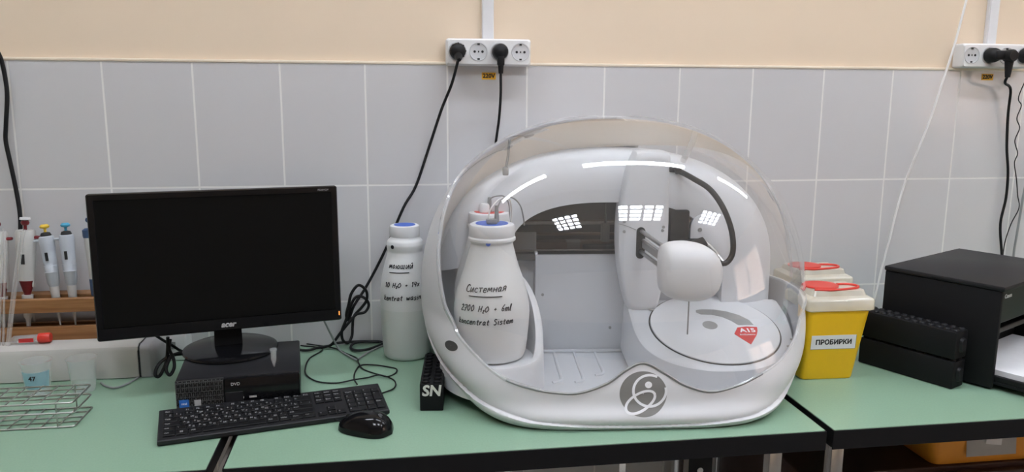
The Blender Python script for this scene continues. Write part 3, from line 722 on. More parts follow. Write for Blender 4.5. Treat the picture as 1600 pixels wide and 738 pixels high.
# ------------------------------------------------------------ reagent bottles
BPROF = [(.0, 0), (.060, 0), (.069, .004), (.0735, .015), (.077, .04), (.080, .075), (.0815, .10), (.080, .12), (.074, .15), (.066, .175), (.058, .198), (.051, .222), (.0465, .24), (.0445, .25),
         (.047, .2535), (.0505, .2565), (.0505, .2615), (.047, .265), (.0425, .268)]
def prof_r(prof, z):
    for (ra, za), (rb_, zb) in zip(prof, prof[1:]):
        if za <= z <= zb and zb > za: return ra + (rb_ - ra) * (z - za) / (zb - za)
    return prof[-1][0]
GLYPH = {  # pen strokes on a unit-high letter: width, strokes
    'С': (.6, [[(.55, .85), (.3, 1), (.05, .6), (.1, .1), (.4, 0), (.6, .12)]]),
    'с': (.45, [[(.4, .5), (.2, .6), (.03, .35), (.1, .05), (.3, 0), (.42, .1)]]), 'c': (.45, [[(.4, .5), (.2, .6), (.03, .35), (.1, .05), (.3, 0), (.42, .1)]]),
    'и': (.5, [[(.03, .6), (.03, .1), (.15, 0), (.42, .6), (.42, .05), (.5, 0)]]), 'й': (.5, [[(.03, .6), (.03, .1), (.15, 0), (.42, .6), (.42, .05), (.5, 0)], [(.12, .85), (.24, .75), (.36, .86)]]),
    'т': (.5, [[(.0, .6), (.5, .62)], [(.25, .6), (.24, .0)]]), 'е': (.45, [[(.05, .3), (.38, .36), (.3, .6), (.08, .5), (.05, .1), (.25, 0), (.42, .12)]]), 'e': (.45, [[(.05, .3), (.38, .36), (.3, .6), (.08, .5), (.05, .1), (.25, 0), (.42, .12)]]),
    'м': (.6, [[(.0, 0), (.1, .6), (.28, .15), (.46, .62), (.55, 0)]]), 'н': (.5, [[(.05, .62), (.03, 0)], [(.05, .3), (.42, .32)], [(.44, .62), (.42, 0)]]),
    'а': (.48, [[(.38, .5), (.2, .6), (.03, .3), (.12, 0), (.34, .2), (.38, .55), (.38, .08), (.48, 0)]]), 'a': (.48, [[(.38, .5), (.2, .6), (.03, .3), (.12, 0), (.34, .2), (.38, .55), (.38, .08), (.48, 0)]]),
    'я': (.48, [[(.42, 0), (.42, .6), (.15, .58), (.08, .4), (.2, .28), (.42, .3)], [(.22, .28), (.0, 0)]]),
    'о': (.45, [[(.2, .6), (.03, .3), (.18, 0), (.4, .3), (.22, .6)]]), 'o': (.45, [[(.2, .6), (.03, .3), (.18, 0), (.4, .3), (.22, .6)]]),
    'ю': (.65, [[(.04, .6), (.03, 0)], [(.04, .3), (.22, .3)], [(.42, .6), (.22, .3), (.4, 0), (.6, .3), (.44, .6)]]),
    'щ': (.7, [[(.03, .6), (.05, .05), (.28, .05), (.3, .6)], [(.3, .1), (.55, .05), (.56, .6)], [(.55, .05), (.64, -.15)]]),
    '2': (.5, [[(.05, .8), (.25, 1), (.42, .75), (.05, .05), (.5, .02)]]), '7': (.5, [[(.03, .95), (.48, 1), (.15, 0)], [(.1, .5), (.4, .52)]]),
    '0': (.55, [[(.28, 1), (.05, .6), (.2, .02), (.48, .4), (.34, .98), (.24, 1)]]), 'O': (.65, [[(.32, .9), (.05, .5), (.25, .02), (.58, .4), (.4, .88), (.28, .9)]]),
    'H': (.55, [[(.08, .95), (.04, 0)], [(.06, .45), (.48, .5)], [(.5, .97), (.46, 0)]]), '+': (.5, [[(.05, .4), (.45, .4)], [(.25, .6), (.25, .2)]]),
    '6': (.45, [[(.38, 1), (.1, .5), (.1, .05), (.35, .05), (.38, .35), (.12, .35)]]), 'm': (.62, [[(.03, .6), (.03, 0), (.08, .45), (.2, .6), (.28, .4), (.28, 0), (.33, .45), (.46, .6), (.54, .4), (.55, 0)]]),
    'l': (.25, [[(.05, 0), (.2, .95), (.08, .9), (.1, .05), (.22, 0)]]), 'k': (.45, [[(.06, 1), (.03, 0)], [(.38, .6), (.06, .28), (.4, 0)]]),
    'n': (.48, [[(.03, .6), (.03, 0), (.1, .45), (.28, .6), (.38, .4), (.4, 0)]]), 't': (.4, [[(.2, .9), (.16, .1), (.34, .02)], [(.0, .6), (.38, .62)]]), 'r': (.38, [[(.04, .6), (.04, 0), (.1, .4), (.34, .58)]]),
    'S': (.5, [[(.45, .88), (.2, 1), (.06, .75), (.4, .4), (.3, .02), (.03, .1)]]), 's': (.4, [[(.36, .55), (.15, .6), (.08, .42), (.34, .2), (.2, 0), (.02, .06)]]),
    'i': (.2, [[(.08, .6), (.08, .05), (.18, 0)], [(.08, .82), (.1, .86)]]), 'w': (.62, [[(.0, .6), (.12, 0), (.28, .5), (.42, 0), (.58, .62)]]),
    '1': (.35, [[(.03, .75), (.2, 1), (.18, 0)]]), '4': (.5, [[(.12, 1), (.05, .45), (.45, .5)], [(.38, .9), (.34, 0)]]), 'x': (.45, [[(.03, .6), (.4, 0)], [(.4, .62), (.02, 0)]]), ' ': (.45, [])}
def hand_strokes(body, width):
    """marker strokes of a handwritten word, centred, slightly uneven"""
    rnd = random.Random(len(body) * 7 + 3); x = 0; out = []; small = {'H2O': 1}
    for i, ch in enumerate(body):
        w_, st_ = GLYPH[ch]; k = .5 if ch == '2' and i and body[i - 1] == 'H' else 1
        dy = rnd.uniform(-.06, .06) - (.15 if k < 1 else 0)
        for s_ in st_: out.append([(x + px_ * k + .18 * py_ * k, py_ * k + dy) for px_, py_ in s_])
        x += (w_ + .14) * k
    f = width / x
    return [[((px_ - x / 2) * f, (py_ - .35) * f * .92 + (px_ - x / 2) * f * .04) for px_, py_ in s_] for s_ in out]
def bottle(name, label, loc, prof, fill, capcol, lines, face, rz=0, s=1.0, dot=None, group='milky reagent bottles', capr=.048):
    t = thing(name, label, 'bottle', loc, rz, group)
    P = [(r * s, z * s) for r, z in prof]
    fine = []
    for (ra, za), (rb_, zb) in zip(P, P[1:]):
        for k in range(4): fine.append((ra + (rb_ - ra) * k / 4, za + (zb - za) * k / 4))
    fine.append(P[-1])
    lo = [p for p in fine if p[1] <= fill]; hi = [p for p in fine if p[1] >= fill]
    m = MB()
    if fill > 0:
        if lo[-1][1] < fill: lo.append((prof_r(P, fill), fill))
        if hi[0][1] > fill: hi.insert(0, (prof_r(P, fill), fill))
        m.lathe(lo, 48, 1, cap0=True, cap1=False)
    m.lathe(hi, 48, 0, cap0=fill <= 0, cap1=True)
    m.build('bottle_body', [M['hdpe'], M['hdpefill']], t, smooth=50)
    zt = P[-1][1]; rc_ = capr * s
    cap = MB(); cr_ = []
    n = 96
    for z, r, rib in ((zt - .005 * s, rc_ * .97, 0), (zt - .002 * s, rc_ * 1.0, 1), (zt + .018 * s, rc_ * .99, 1), (zt + .021 * s, rc_ * .965, 0), (zt + .0225 * s, rc_ * .90, 0)):
        cr_.append([((r + (.0007 if i % 2 else -.0005) * rib) * cos(2 * pi * i / n), (r + (.0007 if i % 2 else -.0005) * rib) * sin(2 * pi * i / n), z) for i in range(n)])
    cap.rings(cr_); cp = cap.build('cap', M['white'], t, smooth=40)
    MB().lathe([(rc_ * .72, zt + .0222 * s), (rc_ * .72, zt + .0232 * s)], 40).build('cap_disc', M[capcol], cp)
    if lines:
        wr = MB()
        for body, size, z, dx in lines:
            def fn(x, y, q, z=z, dx=dx):
                zz = z + y; r = prof_r(P, zz) + .0006; a = face + (x + dx) / r
                return (r * sin(a), -r * cos(a), zz)
            if body == '_':
                pts = [fn(-size / 2 + size * i / 14, .0015 * i / 14, 0) for i in range(15)]
                wr.tube(pts, .0011, 6)
            else:
                for st_ in hand_strokes(body, size): wr.tube([fn(px_, py_, 0) for px_, py_ in st_], .0010, 5, samples=3)
        wr.build('handwriting', M['ink'], t)
    if dot:
        a, z, col = dot; r = prof_r(P, z) + .0004
        MB().lathe([(.0048, 0), (.0048, .0008)], 16, X=MX((r * sin(a), -r * cos(a), z), rx=RAD(90), rz=a)).build('ink_dot', M[col], t)
    return t
OB = Vector((1.35, -.27, 0)); RB = Matrix.Rotation(RAD(-5.5), 4, 'Z')
def an(u, v, z): p = RB @ Vector((u, v, z)); return (p.x + OB.x, p.y + OB.y, z)
sysb = bottle('reagent_bottle', 'blue capped white bottle inside the analyser, handwritten in black marker', an(-.276, -.175, .8425), BPROF, -1, 'blue',
       [('Системная', .088, .1585, .002), ('_', .070, .144, .002), ('2700 H2O + 6ml', .112, .1195, .003), ('koncentrat Sistem', .124, .0925, .002)], RAD(-20), 0, .97, (RAD(-16), .2475, 'blue'))
wst = bottle('reagent_bottle', 'red capped white bottle behind the blue capped one inside the analyser', an(-.277, -.014, .8425), BPROF, -1, 'redplastic', None, 0, 0, .97)
LPROF = [(0, 0), (.050, 0), (.055, .004), (.058, .03), (.0605, .08), (.062, .13), (.061, .17), (.057, .20), (.050, .23), (.044, .25), (.0415, .262), (.0435, .27), (.0445, .278), (.042, .287), (.036, .293), (.034, .298), (.034, .302)]
bottle('wash_bottle', 'white bottle with a blue lid standing on the bench against the tiled wall', (.887, -.115, .7502), LPROF, .125, 'blue',
       [('моющий', .062, .233, -.004), ('_', .05, .217, -.008), ('10 H2O + 14x', .090, .188, -.001), ('kentrat wasin', .098, .157, -.001)], RAD(-10), 0, 1.0, (RAD(-42), .277, 'ink'), capr=.0355)
# hoses on the system bottle caps belong to the bottles' caps
hs = MB(); zc = .8005 + .268 * 1.04 + .024
q = lambda p: tuple((RB @ Vector(p))[:2]) + (p[2],)
MB().box(-.012, .009, -.018, .0, .2825, .2925, bev=.002).build('cap_connector', M['grey'], sysb, smooth=40)
def rel(pts, t): return [tuple(Vector(an(*p)) - t.location) for p in pts]
MB().tube(rel(PATHS['twhite'], sysb), .0016, 8).build('level_hose', M['whitecable'], sysb, smooth=60)
MB().tube(rel(PATHS['tblack2'], sysb), .0016, 8).tube(rel([(-.266, -.18, 1.128), (-.267, -.18, 1.162)], sysb), .0055, 8, samples=0, taper=lambda t: 1 - .4 * t).build('suction_hose', M['grey'], sysb, smooth=60)
MB().tube(rel(PATHS['tblack'], wst), .0016, 8).lathe([(.005, .2825), (.005, .305), (.0035, .315)], 10, X=MX((.0, -.006, .0))).build('waste_hose', M['grey'], wst, smooth=60)
MB().lathe([(.011, .2825), (.011, .298), (.008, .302)], 16, X=MX((-.012, -.012, 0))).build('hose_fitting', M['white'], wst, smooth=40)
# ------------------------------------------------------------ computer
pcx, pcy = .5365, -.331
PCZ = RAD(6)
pc = thing('desktop_computer', 'black slim desktop computer lying flat under the monitor', 'computer', (pcx, pcy, ZT), PCZ)
W_, D_, H_ = .236, .215, .0785
MB().box(-W_ / 2, W_ / 2, -D_ / 2 + .008, D_ / 2, .002, H_, bev=.003).build('case', M['charcoal'], pc, smooth=40)
MB().box(-W_ / 2 + .09, W_ / 2, -D_ / 2 - .004, -D_ / 2 + .008, .002, H_ - .002, bev=.003).build('front_panel', M['blackgloss'], pc, smooth=40)
gr = MB(); gr.box(-W_ / 2, -W_ / 2 + .0895, -D_ / 2 + .001, -D_ / 2 + .008, .002, H_ - .002, 1)
for i in range(23):
    x = -W_ / 2 + .0015 + i * .0039
    z0 = .006
    for j in range(6):
        gr.box(x - .0007, x + .0007, -D_ / 2 - .003, -D_ / 2 + .001, z0 + j * .0118 + (i % 2) * .005, z0 + j * .0118 + .0088 + (i % 2) * .0025)
for j in range(0, 8): gr.box(-W_ / 2 + .001, -W_ / 2 + .0885, -D_ / 2 - .0022, -D_ / 2 + .001, .004 + j * .0098, .0047 + j * .0098)
gr.build('grille', [M['darkgrey'], M['hole']], pc)
MB().box(-W_ / 2 + .092, -W_ / 2 + .126, -D_ / 2 - .0055, -D_ / 2 - .003, .01, H_ - .03, bev=.001).build('optical_drive', M['charcoal'], pc)
MB().text('DVD', .0085, 0, MX((-W_ / 2 + .112, -D_ / 2 - .0046, H_ - .014), rx=FRONT)).build('disc_mark', M['printgrey'], pc)
for k in (0, 1):
    MB().box(-.005 + .024 * k, .009 + .024 * k, -D_ / 2 - .0052, -D_ / 2 - .004, .034, .0375).build('usb_port', M['printgrey'], pc)
MB().box(-W_ / 2 + .006, -W_ / 2 + .024, -D_ / 2 - .0042, -D_ / 2 - .0031, .024, .040).text('intel', .006, 1, MX((-W_ / 2 + .015, -D_ / 2 - .0045, .032), rx=FRONT)).build('blue_sticker', [M['bluegrey'], M['paper']], pc)
MB().box(-W_ / 2 + .034, -W_ / 2 + .046, -D_ / 2 - .0042, -D_ / 2 - .0031, .026, .038, 0).build('small_sticker', M['printgrey'], pc)

# ------------------------------------------------------------ monitor
mz = math.atan2(.1, .4815)
mon = thing('computer_monitor', 'black widescreen monitor with a dark screen standing on the desktop computer', 'monitor', (.4965, -.258, ZT + H_ + .0003), mz)
# round foot
MB().lathe([(.098, 0), (.100, .002), (.0985, .006), (.09, .0095), (.04, .0125), (.0, .013)], 64, X=MX((.004, -.004, 0)), sy=1.02).build('stand_foot', M['blackgloss'], mon, smooth=40)
MB().rings([[(a * .029, b_ * .014 + .004, z) for a, b_ in ((-1, -1), (1, -1), (1, 1), (-1, 1))] for z in (.012,)] + [[(a * .027, b_ * .012 + .0, z) for a, b_ in ((-1, -1), (1, -1), (1, 1), (-1, 1))] for z in (.11,)]).build('stand_neck', M['black'], mon)
mw, mh = .492, .302
MXm = MX((-.0045, -.027, .2045), rx=RAD(-1.5))
bz = MB()
def rz_(w, h, r, y): return [(x, y, z) for x, z in rrect(w, h, r, 4)]
bz.rings([rz_(mw - .05, mh - .05, .01, .036), rz_(mw - .01, mh - .01, .006, .012), rz_(mw, mh, .005, .006), rz_(mw, mh, .005, -.006), rz_(mw - .004, mh - .004, .004, -.009)], X=MXm, cap1=False)
bz.rings([rz_(mw - .004, mh - .004, .004, -.009), rz_(mw - .026, mh - .026, .001, -.009), rz_(mw - .030, mh - .030, .001, -.0065)], X=MXm, cap0=False, cap1=False)
bezel = bz.build('casing', M['blackgloss'], mon, smooth=35)
MB().box(-mw / 2 + .0125, mw / 2 - .0125, -.0068, -.0060, -mh / 2 + .0265, mh / 2 - .0125, X=MXm).build('screen', M['screen'], mon)
MB().box(-mw / 2 + .004, mw / 2 - .004, -.0098, -.0088, -mh / 2 + .003, -mh / 2 + .026, X=MXm).build('lower_bezel', M['blackgloss'], mon)
MB().text('acer', .0165, 0, MXm @ MX((.006, -.0102, -mh / 2 + .0135), rx=FRONT), shear=.25, bold=.0006).build('brand_lettering', M['printgrey'], mon)
MB().text('P226HQV', .0055, 0, MXm @ MX((mw / 2 - .03, -.0096, mh / 2 - .0075), rx=FRONT)).build('model_lettering', M['printgrey'], mon)
MB().box(mw / 2 - .0065, mw / 2 - .0045, -.0102, -.0096, -mh / 2 + .012, -mh / 2 + .021, X=MXm).build('power_light', M['led'], mon)
MB().box(-.17, .17, .02, .055, .06, .20, bev=.012, X=MXm @ MX((0, -.002, -mh / 2 + .004))).build('rear_cover', M['black'], mon)

# ------------------------------------------------------------ keyboard
kb = thing('keyboard', 'black keyboard lying in front of the desktop computer', 'keyboard', (.4266, -.5772, ZT), math.atan2(.0909, .4176))
KL, KD = .427, .110
hb = .029
KX = MX((0, 0, .0115), rx=math.atan2(.0175, KD))
MB().rings([[(x, y, z) for x, y, z in ((.003, .003, .0005), (KL - .003, .003, .0005), (KL - .003, KD - .003, .001), (.003, KD - .003, .001))],
            [(x, y, z) for x, y, z in ((.0, .0, .004), (KL, .0, .004), (KL, KD, .012), (.0, KD, .012))],
            [(x, y, z) for x, y, z in ((.0, .0, .0100), (KL, .0, .0100), (KL, KD, .0265), (.0, KD, .0265))],
            [(x, y, z) for x, y, z in ((.002, .002, .0117), (KL - .002, .002, .0117), (KL - .002, KD - .002, .0285), (.002, KD - .002, .0285))]]).build('keyboard_body', M['charcoal'], kb)
U_ = .01840; RP = .0160
keys = []
x = 0
fr = [('Esc', 0)] + [('F%d' % (i + 1), 2 + i + .5 * (i // 4)) for i in range(12)] + [('PrtSc', 15.25), ('ScrLk', 16.25), ('Pause', 17.25)]
for s, c in fr: keys.append((s, c, 5, 1, .72))
for i, s in enumerate(['` Ё', '1 !', '2 "', '3 №', '4 ;', '5 %', '6 :', '7 ?', '8 *', '9 (', '0 )', '- _', '= +']): keys.append((s, i, 4, 1, 1))
keys.append(('<-', 13, 4, 2, 1))
keys.append(('Tab', 0, 3, 1.5, 1))
for i, s in enumerate(['Q Й', 'W Ц', 'E У', 'R К', 'T Е', 'Y Н', 'U Г', 'I Ш', 'O Щ', 'P З', '[ Х', '] Ъ']): keys.append((s, 1.5 + i, 3, 1, 1))
keys.append(('\\ /', 13.5, 3, 1.5, 1))
keys.append(('Caps', 0, 2, 1.75, 1))
for i, s in enumerate(['A Ф', 'S Ы', 'D В', 'F А', 'G П', 'H Р', 'J О', 'K Л', 'L Д', '; Ж', "' Э"]): keys.append((s, 1.75 + i, 2, 1, 1))
keys.append(('Enter', 12.75, 2, 2.25, 1))
keys.append(('Shift', 0, 1, 1.25, 1)); keys.append(('\\', 1.25, 1, 1, 1))
for i, s in enumerate(['Z Я', 'X Ч', 'C С', 'V М', 'B И', 'N Т', 'M Ь', ', Б', '. Ю', '/ .']): keys.append((s, 2.25 + i, 1, 1, 1))
keys.append(('Shift', 12.25, 1, 2.75, 1))
for s, c, w_ in (('Ctrl', 0, 1.25), ('Alt', 2.5, 1.25), ('', 3.75, 6.25), ('Alt', 10, 1.25), ('Win', 11.25, 1.25), ('Menu', 12.5, 1.25), ('Ctrl', 13.75, 1.25)): keys.append((s, c, 0, w_, 1))
keys.append(('#', 1.25, 0, 1.25, 1))
for r, row in ((4, ('Ins', 'Home', 'PgUp')), (3, ('Del', 'End', 'PgDn'))):
    for i, s in enumerate(row): keys.append((s, 15.25 + i, r, 1, 1))
for s, c, r in (('^', 16.25, 1), ('<', 15.25, 0), ('v', 16.25, 0), ('>', 17.25, 0)): keys.append((s, c, r, 1, .9))
for s, c, r, w_ in (('Num', 18.5, 4, 1), ('/', 19.5, 4, 1), ('*', 20.5, 4, 1), ('-', 21.5, 4, 1), ('7', 18.5, 3, 1), ('8', 19.5, 3, 1), ('9', 20.5, 3, 1), ('4', 18.5, 2, 1), ('5', 19.5, 2, 1), ('6', 20.5, 2, 1),
                    ('1', 18.5, 1, 1), ('2', 19.5, 1, 1), ('3', 20.5, 1, 1), ('0', 18.5, 0, 2), ('.', 20.5, 0, 1)): keys.append((s, c, r, w_, 1))
keys.append(('+', 21.5, 2, 1, 2)); keys.append(('Ent', 21.5, 0, 1, 2))
rest = MB(); nk = 0
for s, c, r, w_, hh in keys:
    m = MB(); x0 = .0085 + c * U_ + .0009; x1 = x0 + w_ * U_ - .0022; y0 = .0095 + r * RP + .0008; y1 = y0 + RP * (hh if hh != 2 else 2) - .0022
    kz = .0012
    m.rings([[(x, y, 0) for x, y in ((x0, y0), (x1, y0), (x1, y1), (x0, y1))], [(x, y, .0022) for x, y in ((x0 + .0002, y0 + .0002), (x1 - .0002, y0 + .0002), (x1 - .0002, y1 - .0002), (x0 + .0002, y1 - .0002))],
             [(x, y, .0031) for x, y in ((x0 + .0011, y0 + .001), (x1 - .0011, y0 + .001), (x1 - .0011, y1 - .001), (x0 + .0011, y1 - .001))]], X=KX)
    if s == '#':
        for a in (0, 1):
            for b_ in (0, 1): m.box(x0 + .006 + a * .0029, x0 + .0085 + a * .0029, y0 + .005 + b_ * .0029, y0 + .0075 + b_ * .0029, .0032, .0034, 1, X=KX)
    elif s:
        sz = .0064 if len(s) <= 3 else .0045
        if ' ' in s:
            a, b_ = s.split(' ')
            m.text(a, sz, 1, KX @ MX((x0 + .0045, y1 - .0050, .0032)), depth=.0001, bold=.00012)
            m.text(b_, sz, 1, KX @ MX((x1 - .0048, y0 + .0048, .0032)), depth=.0001, bold=.00012)
        else: m.text(s, sz, 1, KX @ MX((x0 + .0023, y1 - .0052, .0032)), align='LEFT', depth=.0001, bold=.00012)
    if r == 5 and s in ('F5', 'F6', 'F7', 'F8', 'F9'):
        rest.add(m.v, m.f, 0); rest.m[-len(m.f):] = m.m
    else:
        m.build('key', [M['black'], M['keyprint']], kb); nk += 1
ro_ = rest.build('function_key', [M['black'], M['keyprint']], kb); ro_['kind'] = 'stuff'
MB().tube([tuple(Matrix.Rotation(-kb.rotation_euler.z, 4, 'Z') @ (Vector(p) - kb.location)) for p in PATHS['kb_cable']], .0017, 8).build('keyboard_cable', M['rubber'], kb, smooth=60)

# ------------------------------------------------------------ mouse
ms = thing('computer_mouse', 'black optical mouse lying to the right in front of the keyboard', 'mouse', (.798, -.555, ZT), RAD(-27))
rs = []
ml, mwid = .056, .031
for k in range(17):
    t = -1 + 2 * k / 16
    wd = mwid * (max(0, 1 - abs(t) ** 3.0)) ** .5 * (1 - .12 * -t) + .0015
    ht = .0355 * (max(0, 1 - abs(t) ** 2.4)) ** .55 * (1 + .22 * t) + .002
    ring = []
    for i in range(28):
        a = 2 * pi * i / 28
        z = ht * sin(a) if sin(a) > 0 else 0
        ring.append((t * ml, wd * (1 if cos(a) >= 0 else -1) * abs(cos(a)) ** .8, .001 + z * (1 - .0 * t)))
    rs.append(ring)
MB().rings(rs).build('mouse_body', M['blackgloss'], ms, smooth=60)
MB().lathe([(.0075, -.003), (.0085, 0), (.0075, .003)], 20, X=MX((-.034, 0, .0215), rx=FRONT)).build('scroll_wheel', M['charcoal'], ms, smooth=40)
lg = MB()
def mtop(x, y):
    t = x / ml; wd = mwid * (max(0, 1 - abs(t) ** 3.0)) ** .5 * (1 + .12 * t) + .0015; ht = .0355 * (max(0, 1 - abs(t) ** 2.4)) ** .55 * (1 + .22 * t) + .002
    c = min(1, abs(y) / wd) ** (1 / .8); return .001 + ht * math.sqrt(max(0, 1 - c * c))
lg.lathe([(.005, .0), (.005, .0006)], 20, X=MX((.034, -.002, mtop(.034, -.002) - .0004), ry=RAD(38)))
lg.build('maker_mark', M['darkgrey'], ms)
MB().tube([tuple(Matrix.Rotation(RAD(27), 4, 'Z') @ (Vector(p) - ms.location)) for p in ([an_ for an_ in [(.752, -.531, .760)]] + PATHS['mouse_cable'][1:])], .0016, 8).build('mouse_cable', M['rubber'], ms, smooth=60)

# ------------------------------------------------------------ clear sample tube standing tip-down on the computer
mt = thing('microtube', 'small clear microtube standing on the black desktop computer', 'tube', (.6105, -.3905, ZT + H_ + .0003))
MB().lathe([(.0008, 0), (.0022, .004), (.0058, .017), (.0062, .034), (.0072, .0345), (.0072, .037), (.0055, .037), (.0052, .034), (.0048, .018), (.001, .005)], 20).build('tube_body', M['cup'], mt, smooth=40)
MB().lathe([(.0074, .0372), (.0074, .039)], 20).build('tube_lid', M['cup'], mt)

# ------------------------------------------------------------ sockets, plugs, trunking, stickers
def strip(x, zc, w, label, gang=4, rzv=0):
    t = thing('socket_strip', label, 'socket', (x, -.006, zc), group='white wall socket strips')
    MB().rings([[(a, -.0015, c) for a, c in rrect(w, .064, .006)], [(a, -.034, c) for a, c in rrect(w, .064, .006)], [(a, -.040, c) for a, c in rrect(w - .008, .056, .006)]]).build('strip_body', M['socketwhite'], t, smooth=40)
    p = w / gang
    for i in range(gang):
        cx = -w / 2 + p * (i + .5)
        s = MB()
        s.lathe([(.0225, .0398), (.0225, .0412), (.0205, .0415), (.0198, .0405), (.0190, .0402), (.0, .0402)], 36, X=MX((cx, 0, .001), rx=RAD(90)), cap0=False)
        for dx in (-.0095, .0095): s.lathe([(.0031, .0403), (.0031, .0408)], 12, 1, X=MX((cx + dx, 0, .001), rx=RAD(90)))
        for dz in (-.0175, .0175): s.box(cx - .003, cx + .003, -.0412, -.0403, .001 + dz - .002, .001 + dz + .002, 1)
        s.box(cx - .0015, cx + .0015, -.0409, -.0403, -.001, .003, 1)
        s.build('socket_insert', [M['socketshade'], M['hole']], t, smooth=40)
    return t
strip(1.099, 1.4835, .206, 'white four-gang wall socket strip above the analyser')
strip(2.474, 1.4915, .206, 'white four-gang wall socket strip above the printer')
def trunk(x, z0, label):
    t = thing('cable_trunking', label, 'trunking', (x, -.0005, z0), group='vertical white cable trunking')
    MB().box(-.0145, .0145, -.011, 0, 0, ZC - z0 - .001, bev=.001).build('trunking_base', M['white'], t)
    MB().box(-.0135, .0135, -.0145, -.0112, 0, ZC - z0 - .001, bev=.0012).build('trunking_cover', M['white'], t)
trunk(1.1005, 1.5158, 'white cable trunking rising from the socket strip above the analyser')
trunk(2.476, 1.5238, 'white cable trunking rising from the socket strip above the printer')
def sticker(x, z, txt, label):
    MBs = MB().box(-.0175, .0175, -.0006, 0, -.0085, .0085).text(txt, .0145, 1, MX((0, -.0008, 0), rx=FRONT), bold=.0005)
    o = MBs.build('voltage_sticker', [M['sticker'], M['print']], loc=(x, -.0065, z)); tag(o, label, 'sticker', 'orange voltage stickers')
sticker(1.103, 1.4275, '220V', 'orange 220V sticker on the tiles under the left socket strip')
sticker(2.482, 1.4365, '220V', 'orange 220V sticker on the tiles under the right socket strip')
def plug(name, label, loc, path, straight, r=.0034, stem=True, bodymat='rubber', col='rubber', cat='power cord'):
    t = thing(name, label, cat, loc)
    L = Vector(loc)
    m = MB(); m.lathe([(.0185, .0005), (.0192, .003), (.019, .018), (.0165, .026), (.010, .030), (.0, .031)], 36, X=MX(rx=RAD(90)))
    if straight:
        m.lathe([(.0105, .02), (.0095, .035), (.006, .048), (.0045, .052)], 20, X=MX((0, 0, 0), rx=RAD(115)))
        for i in range(8): m.box(-.0012, .0012, -.027, -.006, .0165, .0195, X=MX(ry=RAD(45 * i)))
    elif stem:
        m.box(-.0085, .0085, -.029, -.012, -.034, 0, bev=.004); m.lathe([(.0075, 0), (.0055, .022)], 16, X=MX((0, -.0205, -.030), rx=RAD(180)))
    m.build('plug', M[bodymat], t, smooth=45)
    MB().tube([tuple(Vector(p) - L) for p in path], r, 10).build('cable', M[col], t, smooth=60)
    return t
SK = [1.099 - .206 / 2 + .0515 * (i + .5) for i in range(4)]; SR = [2.474 - .103 + .0515 * (i + .5) for i in range(4)]
def sh(pts, z0=None): return pts
PC_ = PATHS['power_cord']
pw_ = plug('monitor_power_cord', 'thick black power cord with looped slack from leftmost socket down behind the monitor', (SK[0], -.0472, 1.4845), [(SK[0], -.085, 1.468)] + PC_[2:] + [(PC_[-1][0] - .06, -.05, .757), (.52, -.12, .757)], True, .0036)
MB().tube([tuple(Vector(p) - pw_.location) for p in PATHS['coil']], .0034, 10).build('coiled_slack', M['rubber'], pw_, smooth=60)
C2 = PATHS['cord2']
plug('analyser_power_cord', 'black power cord hanging straight down behind the analyser', (SK[2], -.0472, 1.4845), [(SK[2], -.0677, 1.434), (SK[2], -.067, 1.425)] + C2[3:], False, .0034)
RC = PATHS['right_cord']
pr_ = plug('printer_power_cord', 'thick black power cord with a right angle adapter hanging behind the printer', (SR[1], -.0472, 1.4925), [(SR[1] + .034, -.079, 1.437), (SR[1] + .037, -.07, 1.42)] + RC[3:], False, .0036, False)
ad = MB(); ad.box(-.006, .045, -.034, -.012, -.012, .012, bev=.005); ad.lathe([(.016, .0), (.0165, .02), (.013, .026)], 24, X=MX((.034, -.022, -.002), rx=FRONT)); ad.lathe([(.012, 0), (.0065, .05)], 16, X=MX((.034, -.032, -.008), rx=RAD(180)))
ad.build('angled_adapter', M['rubber'], pr_, smooth=45)
plug('thin_wavy_cord', 'thin wavy black cord hanging from the rightmost plug above the printer', (SR[3], -.0472, 1.4925), [(SR[3], -.085, 1.474)] + PATHS['wavy_cord'][2:], True, .0014, 'charcoal')
def cable(name, pts, r, m, label):
    tag(MB().tube(pts, r, 10).build(name, M[m], smooth=60), label, 'cable')
cable('hanging_cable', PATHS['left_cord'] , .0048, 'rubber', 'thick black cable hanging down the tiles above the pipettes')
cable('white_cord', PATHS['white_cord'], .0030, 'whitecable', 'thin white cord running slanted down the tiles beside the printer')
cable('grey_cable', PATHS['grey_right_cord'], .0032, 'greycable', 'grey cable behind the printer at the right edge')
cable('light_grey_cable', PATHS['grey_cable'], .0023, 'greycable', 'light grey cable crossing the bench beside the white wash bottle')
cable('video_cable', PATHS['mon_cable_a'], .0036, 'rubber', 'black looped cable hanging left of the monitor foot, outer loop')
cable('video_cable', PATHS['mon_cable_b'], .0036, 'rubber', 'black looped cable hanging left of the monitor foot, inner loop')
cable('signal_cable', PATHS['mon_cable_c'], .0032, 'rubber', 'black cable slanting down behind the lower left monitor corner')
cable('device_cable', PATHS['box_cable'], .0022, 'greycable', 'grey cable lying on the bench by the beige box')

